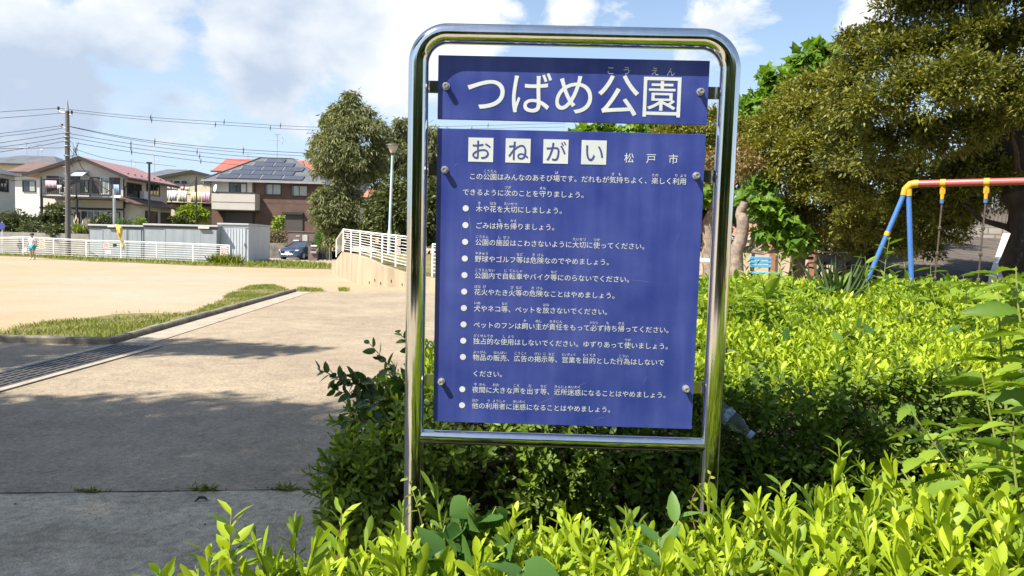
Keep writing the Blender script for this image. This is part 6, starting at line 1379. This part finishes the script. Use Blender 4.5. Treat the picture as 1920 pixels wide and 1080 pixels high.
# bench, barrier
g = at(1425, 488, 14.6); t = thing('park_bench', 'light blue park bench under the trees behind the hedge', 'bench', (g.x, 14.6, .35), rad(8))
zb_ = g.z - .35
for k in range(3): MB().box(-.23, .23, -.04 + k * .004, -.015 + k * .004, zb_ - .08 + k * .075 - .06, zb_ - .02 + k * .075 - .06).build('slat', 'bench_blue', t, bevel=.01)
MB().box(-.24, .24, -.42, -.06, zb_ - .26, zb_ - .22).build('seat', 'bench_blue', t, bevel=.01)
for s in (-1, 1):
    m = MB(); m.tube([(s * .19, -.38, 0), (s * .19, -.35, zb_ - .27), (s * .19, -.03, zb_ - .25), (s * .19, .0, zb_ + .06)], .018, 6); m.tube([(s * .19, .02, 0), (s * .19, -.05, zb_ - .25)], .018, 6); m.build('leg', 'black_metal', t)
g = at(1318, 489, 16.5); t = thing('pipe_barrier', 'white pipe barrier seen in the slit beside the right post', 'barrier', (g.x - .4, 16.5, 0)); zt = g.z
MB().tube([(-.5, 0, 0), (-.5, 0, zt - .15), (-.42, 0, zt - .03), (-.3, 0, zt), (.52, 0, zt), (.62, 0, zt - .04), (.66, 0, zt - .15), (.66, 0, 0)], .06, 10).build('hoop', 'white_paint', t, smooth=True); MB().tube([(-.5, 0, zt - .42), (.66, 0, zt - .42)], .03, 8).build('cross_pipe', 'white_paint', t)
# bicycles
def bicycle(label, px, Y, rz):
    g = at(px, 505, Y); t = thing('bicycle', label, 'bicycle', (g.x, Y, .55), rz, 'bicycles under the trees')
    for x in (-.52, .52):
        m = MB(); P = [(x + .32 * math.cos(a_), 0, .33 + .32 * math.sin(a_)) for a_ in [2 * math.pi * k / 20 for k in range(21)]]; m.tube(P, .02, 5, False); w_ = m.build('wheel', 'tyre', t)
        m = MB(); [m.tube([(x, 0, .33), (x + .31 * math.cos(a_), 0, .33 + .31 * math.sin(a_))], .003, 3) for a_ in [k * .7 for k in range(9)]]; m.build('spokes', 'galvanised', w_)
    m = MB(); A_, B_, C_, D_ = (-.52, 0, .33), (-.15, 0, .75), (-.05, 0, .3), (.38, 0, .78)
    for p, q_ in ((A_, B_), (A_, C_), (B_, C_), (C_, D_), (B_, D_), (D_, (.52, 0, .33))): m.tube([p, q_], .018, 6)
    m.build('frame', 'galvanised', t); MB().obox((-.17, 0, .86), .26, .14, .07).build('saddle', 'black_metal', t, bevel=.02); MB().tube([(.25, -.27, .98), (.36, -.2, 1.0), (.36, .2, 1.0), (.25, .27, .98)], .014, 6).build('handlebar', 'galvanised', t)
    m = MB(); m.box(.42, .72, -.17, .17, .72, .95); m.build('basket', 'black_metal', t)
bicycle('bicycle with a front basket under the trees nearer the thick trunk', 1522, 16.2, rad(35)); bicycle('bicycle with a front basket under the trees nearer the block wall', 1556, 16.8, rad(15))

Lv = Leaves(); cl = []
for k in range(46):
    x = -9 + k * 1.75 + random.uniform(-.6, .6); y = 76 - max(0, k - 22) * 1.3 + random.uniform(-3, 3)
    for j in range(3): cl.append(((x + random.uniform(-1, 1), y + random.uniform(-1, 1), 1.2 + j * 1.7 + random.uniform(-.4, .4)), random.uniform(1.5, 2.1)))
for k in range(14):
    x = -95 + k * 4.2
    for j in range(2): cl.append(((x, 92 + random.uniform(-3, 3), 1.5 + j * 2.2), random.uniform(2, 2.6)))
clump_leaves(Lv, cl, 60, .55, aspect=.5, sub=9, subr=.3); o = Lv.build('treeline', 'leaf_dark'); tag(o, 'far off line of dark trees beyond the park', 'trees', kind='stuff')
# ================================================================== swing set
YS = 10.5; j = at(1703, 345, YS); k2 = at(1925, 338, 9.72); bd = (k2 - j); bd.z = 0; blen = 3.6; bd.normalize()
t = thing('swing_set', 'swing frame with a red top bar, yellow joints and blue legs', 'swing', (j.x, j.y, 0)); jz = j.z; J = Vector((0, 0, jz))
MB().tube([J + bd * .10, J + bd * (blen - .1)], .048, 20).build('top_bar', 'swing_red', t, smooth=True)
def legdir(px, py, Y): v = at(px, py, Y) - Vector((j.x, j.y, 0)); return (v - J).normalized()
l1 = legdir(1650, 470, 10.55); l2 = legdir(1708.5, 512, 10.45)
def joint(P, bdir):
    m = MB(); n = 8; c = []
    m.tube([P + bdir * .13, P + bdir * .08, P + bdir * .03 + Vector((0, 0, -.01)), P + l1 * .08 - bdir * .01, P + l1 * .17], [.054, .055, .055, .046, .042], 14); m.tube([P, P + l2 * .10, P + l2 * .17], [.042, .044, .042], 14)
    return m.build('corner_joint', 'swing_yellow', t, smooth=True)
joint(J, bd); joint(J + bd * blen, -bd)
for P in (J, J + bd * blen):
    for ld in (l1, l2):
        e = P + ld * ((jz) / -ld.z); lg = MB().tube([P + ld * .12, e], .033, 18).build('leg', 'swing_blue', t, smooth=True)
        if ld is l1:
            c = P + ld * ((jz - 1.9) / -ld.z) ; c = P + ld * .74; MB().tube([c - ld * .03, c + ld * .03], .039, 18).build('collar', 'swing_yellow', lg, smooth=True)
# hangers, chains and seat: one swing (a second one hangs further along)
def hang_swing(s0, s1, lab):
    g = thing('hanging_swing', lab, 'swing', (j.x, j.y, 0), 0, 'swings hanging from the red bar'); pts = []
    for s in (s0, s1):
        P = J + bd * s; ax = bd
        m = MB(); m.tube([P - ax * .033, P + ax * .033], .055, 16); m.obox(P + Vector((0, 0, -.095)), .05, .045, .10); m.tube([P + Vector((0, 0, -.13)), P + Vector((0, 0, -.22))], [.026, .022], 8); m.build('hanger', 'swing_yellow', g, smooth=True)
        m = MB(); m.tube([P + Vector((0, 0, -.225)), P + Vector((0, 0, -.275))], [.027, .024], 10); m.build('bushing', 'swing_blue', g, smooth=True)
        m = MB(); q = P + Vector((0, 0, -.28)); low = jz - .48; nl = 5; sway = Vector((-.012, 0, 0)); z = q.z
        for k in range(nl):
            a = q + sway * k + Vector((0, 0, -(low - .30) / nl * k)); b_ = q + sway * (k + 1) + Vector((0, 0, -(low - .30) / nl * (k + 1) + .03)); m.tube([a, b_], .011, 6); m.lathe([(.012, -.03), (.024, -.015), (.024, .015), (.012, .03)], 8, Matrix.Translation(b_ + Vector((0, 0, -.015))))
        m.build('chain', 'chain', g); pts.append(q + sway * nl + Vector((0, 0, -(low - .30))))
    c = (pts[0] + pts[1]) / 2; MB().obox(c, (pts[1] - pts[0]).length + .05, .17, .035, math.atan2(bd.y, bd.x)).build('seat', 'black_metal', g, bevel=.01)
sA = None
def s_at(px):
    d = ray(px, 345); # intersection with the bar seen from above
    num = d.x * j.y - d.y * j.x; return num / (d.y * bd.x - d.x * bd.y)
hang_swing(s_at(1768), s_at(1850), 'swing on two rod chains hanging before the paved slope')
hang_swing(s_at(1850) + .75, s_at(1850) + 1.25, 'second swing of the red bar further along out of the photo')

# ================================================================== child in the playground
g = ground(61, 487); kid = thing('person', 'child in a white shirt and teal shorts walking across the playground with a bag', 'person', g, rad(-15))
HK = 1.52
def skin_mesh(name, verts, edges, radii, mat, parent, root=0, sub=2):
    me = bpy.data.meshes.new(name); me.from_pydata([tuple(v) for v in verts], edges, []); me.materials.append(M[mat]); o = new_obj(name, me, parent)
    sk = o.modifiers.new('skin', 'SKIN'); sv = me.skin_vertices[0].data
    for i, r in enumerate(radii): sv[i].radius = (r, r) if not isinstance(r, tuple) else r
    for i in range(len(verts)): sv[i].use_root = (i == root)
    sk.use_smooth_shade = True; ss = o.modifiers.new('sub', 'SUBSURF'); ss.levels = sub; ss.render_levels = sub; return o
V = [(0, 0, .80), (0, 0, .95), (0, -.01, 1.10), (0, -.01, 1.22), (0, -.02, 1.29), (0, -.03, 1.36), (0, -.035, 1.43), (0, -.03, 1.49),
     (.09, 0, .76), (.10, -.06, .44), (.06, .10, .10), (.05, .0, .045), (-.09, 0, .76), (-.09, -.03, .42), (-.09, .03, .08), (-.09, -.1, .035),
     (.17, 0, 1.20), (.24, .04, .98), (.24, -.14, .86), (-.17, 0, 1.20), (-.27, .02, .98), (-.31, -.08, .80)]
Eg = [(0, 1), (1, 2), (2, 3), (3, 4), (4, 5), (5, 6), (6, 7), (0, 8), (8, 9), (9, 10), (10, 11), (0, 12), (12, 13), (13, 14), (14, 15), (3, 16), (16, 17), (17, 18), (3, 19), (19, 20), (20, 21)]
# hands with fingers
Rr = [.12, .12, .135, .10, .05, .075, .098, .06, .085, .06, .04, .03, .085, .06, .04, .03, .055, .042, .03, .055, .042, .03]
for (hi, dv) in ((18, (.0, -.6, -.35)), (21, (-.15, -.3, -.9))):
    base = Vector(V[hi]); dv = Vector(dv).normalized(); sd = dv.cross(Vector((0, 0, 1))).normalized() if abs(dv.z) < .9 else dv.cross(Vector((0, 1, 0))).normalized()
    V.append(tuple(base + dv * .05)); Rr.append(.024); Eg.append((hi, len(V) - 1)); pi_ = len(V) - 1
    for k in range(4):
        V.append(tuple(base + dv * (.085 + .006 * (1.5 - abs(k - 1.5))) + sd * (k - 1.5) * .017)); Rr.append(.009); Eg.append((pi_, len(V) - 1))
    V.append(tuple(base + dv * .055 + sd * .04)); Rr.append(.01); Eg.append((pi_, len(V) - 1))
body = skin_mesh('body', V, Eg, Rr, 'skin', kid)
skin_mesh('shirt', [(0, 0, .78), (0, 0, .92), (0, -.01, 1.08), (0, -.01, 1.21), (.17, 0, 1.20), (.225, .03, 1.05), (-.17, 0, 1.20), (-.245, .02, 1.05)], [(0, 1), (1, 2), (2, 3), (3, 4), (4, 5), (3, 6), (6, 7)], [.165, .155, .165, .125, .085, .075, .085, .075], 'shirt', kid)
skin_mesh('shorts', [(0, 0, .80), (.09, 0, .74), (.105, -.05, .50), (-.09, 0, .74), (-.095, -.03, .48)], [(0, 1), (1, 2), (0, 3), (3, 4)], [.15, .115, .10, .115, .10], 'shorts', kid)
mt = Matrix.Translation((0, -.02, 1.475)); MB().lathe([(.02, .075), (.07, .06), (.10, .02), (.108, -.02), (.10, -.05)], 14, mt).build('hair', 'hair', kid, smooth=True)
for (x, y, z, p_) in ((.055, .05, .06, .5), (-.09, -.04, .04, 0)):
    MB().hexa([(x - .04, y - .16, z - .04), (x + .04, y - .16, z - .04), (x + .04, y + .08, z - .04), (x - .04, y + .08, z - .04)], [(x - .03, y - .13, z + .0), (x + .03, y - .13, z + .0), (x + .035, y + .08, z + .07), (x - .035, y + .08, z + .07)]).build('shoe', 'shoe', kid, bevel=.015)
m = MB()
for s in (-1, 1): m.obox((s * .035, -.128, 1.44), .02, .012, .012)
m.build('eyes', 'hair', kid); MB().add([(-.012, -.125, 1.405), (.012, -.125, 1.405), (0, -.15, 1.41), (0, -.125, 1.435)], [(0, 1, 2), (0, 2, 3), (1, 3, 2)]).build('nose', 'skin', kid); MB().obox((0, -.122, 1.385), .045, .01, .01).build('mouth', 'stem_red', kid)
hb = kid.matrix_basis @ Vector((-.33, -.11, .72)) if False else Vector(g) + Matrix.Rotation(rad(-15), 3, 'Z') @ Vector((-.335, -.115, .70))
t = thing('bag', 'small white and blue bag carried in the hand of the child', 'bag', hb, rad(-15)); MB().hexa([(-.09, -.05, -.24), (.09, -.05, -.24), (.09, .05, -.24), (-.09, .05, -.24)], [(-.07, -.04, -.02), (.07, -.04, -.02), (.07, .04, -.02), (-.07, .04, -.02)]).build('pouch', 'cloth_white', t, bevel=.02); MB().tube([(-.06, 0, -.03), (-.04, 0, .06), (.04, 0, .06), (.06, 0, -.03)], .008, 5).build('strap', 'cloth_blue', t)

# ================================================================== trees that stand beside and behind the viewer (they shade the path and show in the steel)
def shade_tree(label, base, clumps, trunk, per=2400, size=.17):
    return tree('shade_tree', label, base, trunk, clumps, LEAF2, 'leaf_mid', 'bark', per, size, r0=.22, aspect=.5, shell=.9, group='trees shading the path')
def up(x, y, h, r):       # crown clump that shades ground point (x, y)
    h *= 1.7; k = h / SUN_TO.z; return (Vector((x + SUN_TO.x * k, y + SUN_TO.y * k, h)), r)
c1 = [up(-.35, 3.1, 6.4, .5), up(-.45, 3.8, 6.2, .5), up(-.6, 4.6, 6.5, .45), up(-3.9, 5.9, 6.0, 1.0), up(-2.8, 6.0, 6.4, .9), up(-1.9, 6.1, 6.2, .75), up(-3.0, 4.8, 5.6, 1.1), up(-1.6, 4.9, 6.2, .85), up(-3.8, 4.2, 6.5, 1.2), up(-2.6, 3.3, 6.2, 1.0), up(-1.6, 3.4, 6.6, .9), up(-5.0, 5.6, 6.3, 1.0), up(-5.6, 4.2, 6.0, 1.2), up(-.9, 5.4, 6.6, .6), up(-2.2, 2.0, 6.4, 1.1), up(-4.0, 2.4, 6.0, 1.2), up(-1.0, 4.0, 6.8, .7)]
b1 = Vector((-8.4, 1.4, 0)); shade_tree('tall tree standing left of the viewer whose crown shades the near paving', b1, c1, [b1, b1 + Vector((-.3, -.6, 3)), b1 + Vector((-.8, -1.0, 6)), b1 + Vector((-1.0, -1.3, 9))])
c2 = [up(-5.0, 10.2, 6.5, .7), up(-4.2, 10.1, 6.6, .62), up(-3.4, 10.0, 6.3, .5), up(-2.9, 10.2, 6.6, .3), up(-6.4, 9.3, 6.2, 1.0), up(-7.6, 8.6, 6.4, 1.1), up(-5.8, 8.4, 6.0, .55), up(-8.2, 7.0, 6.2, 1.2), up(-6.6, 7.0, 6.0, .8)]
b2 = Vector((-12.2, 5.6, 0)); shade_tree('tall tree further along the path whose crown shades the drain grating', b2, c2, [b2, b2 + Vector((-.2, -.3, 3)), b2 + Vector((-.6, -.6, 6)), b2 + Vector((-.8, -1.0, 9))])
for i, (x, y, h) in enumerate([(-6, -8, 3.6), (-2.5, -9, 4.5), (1.5, -8, 4.2), (5.5, -7.5, 4), (9, -5, 4.2), (-10, -7, 3.6)]):
    b = Vector((x, y, 0)); cl = [(b + Vector((random.uniform(-1.7, 1.7), random.uniform(-1, 1), h * (.1 + .9 * k / 12))), random.uniform(1.0, 1.5)) for k in range(13)]
    tree('shade_tree', 'background tree behind the viewer that only shows mirrored in the steel tubes', b, [b, b + Vector((0, 0, h * .4)), b + Vector((.1, 0, h * .8))], cl, LEAF2, 'leaf_mid', 'bark', 500, .3, r0=.2, aspect=.5, shell=.8, group='trees mirrored in the steel frame')
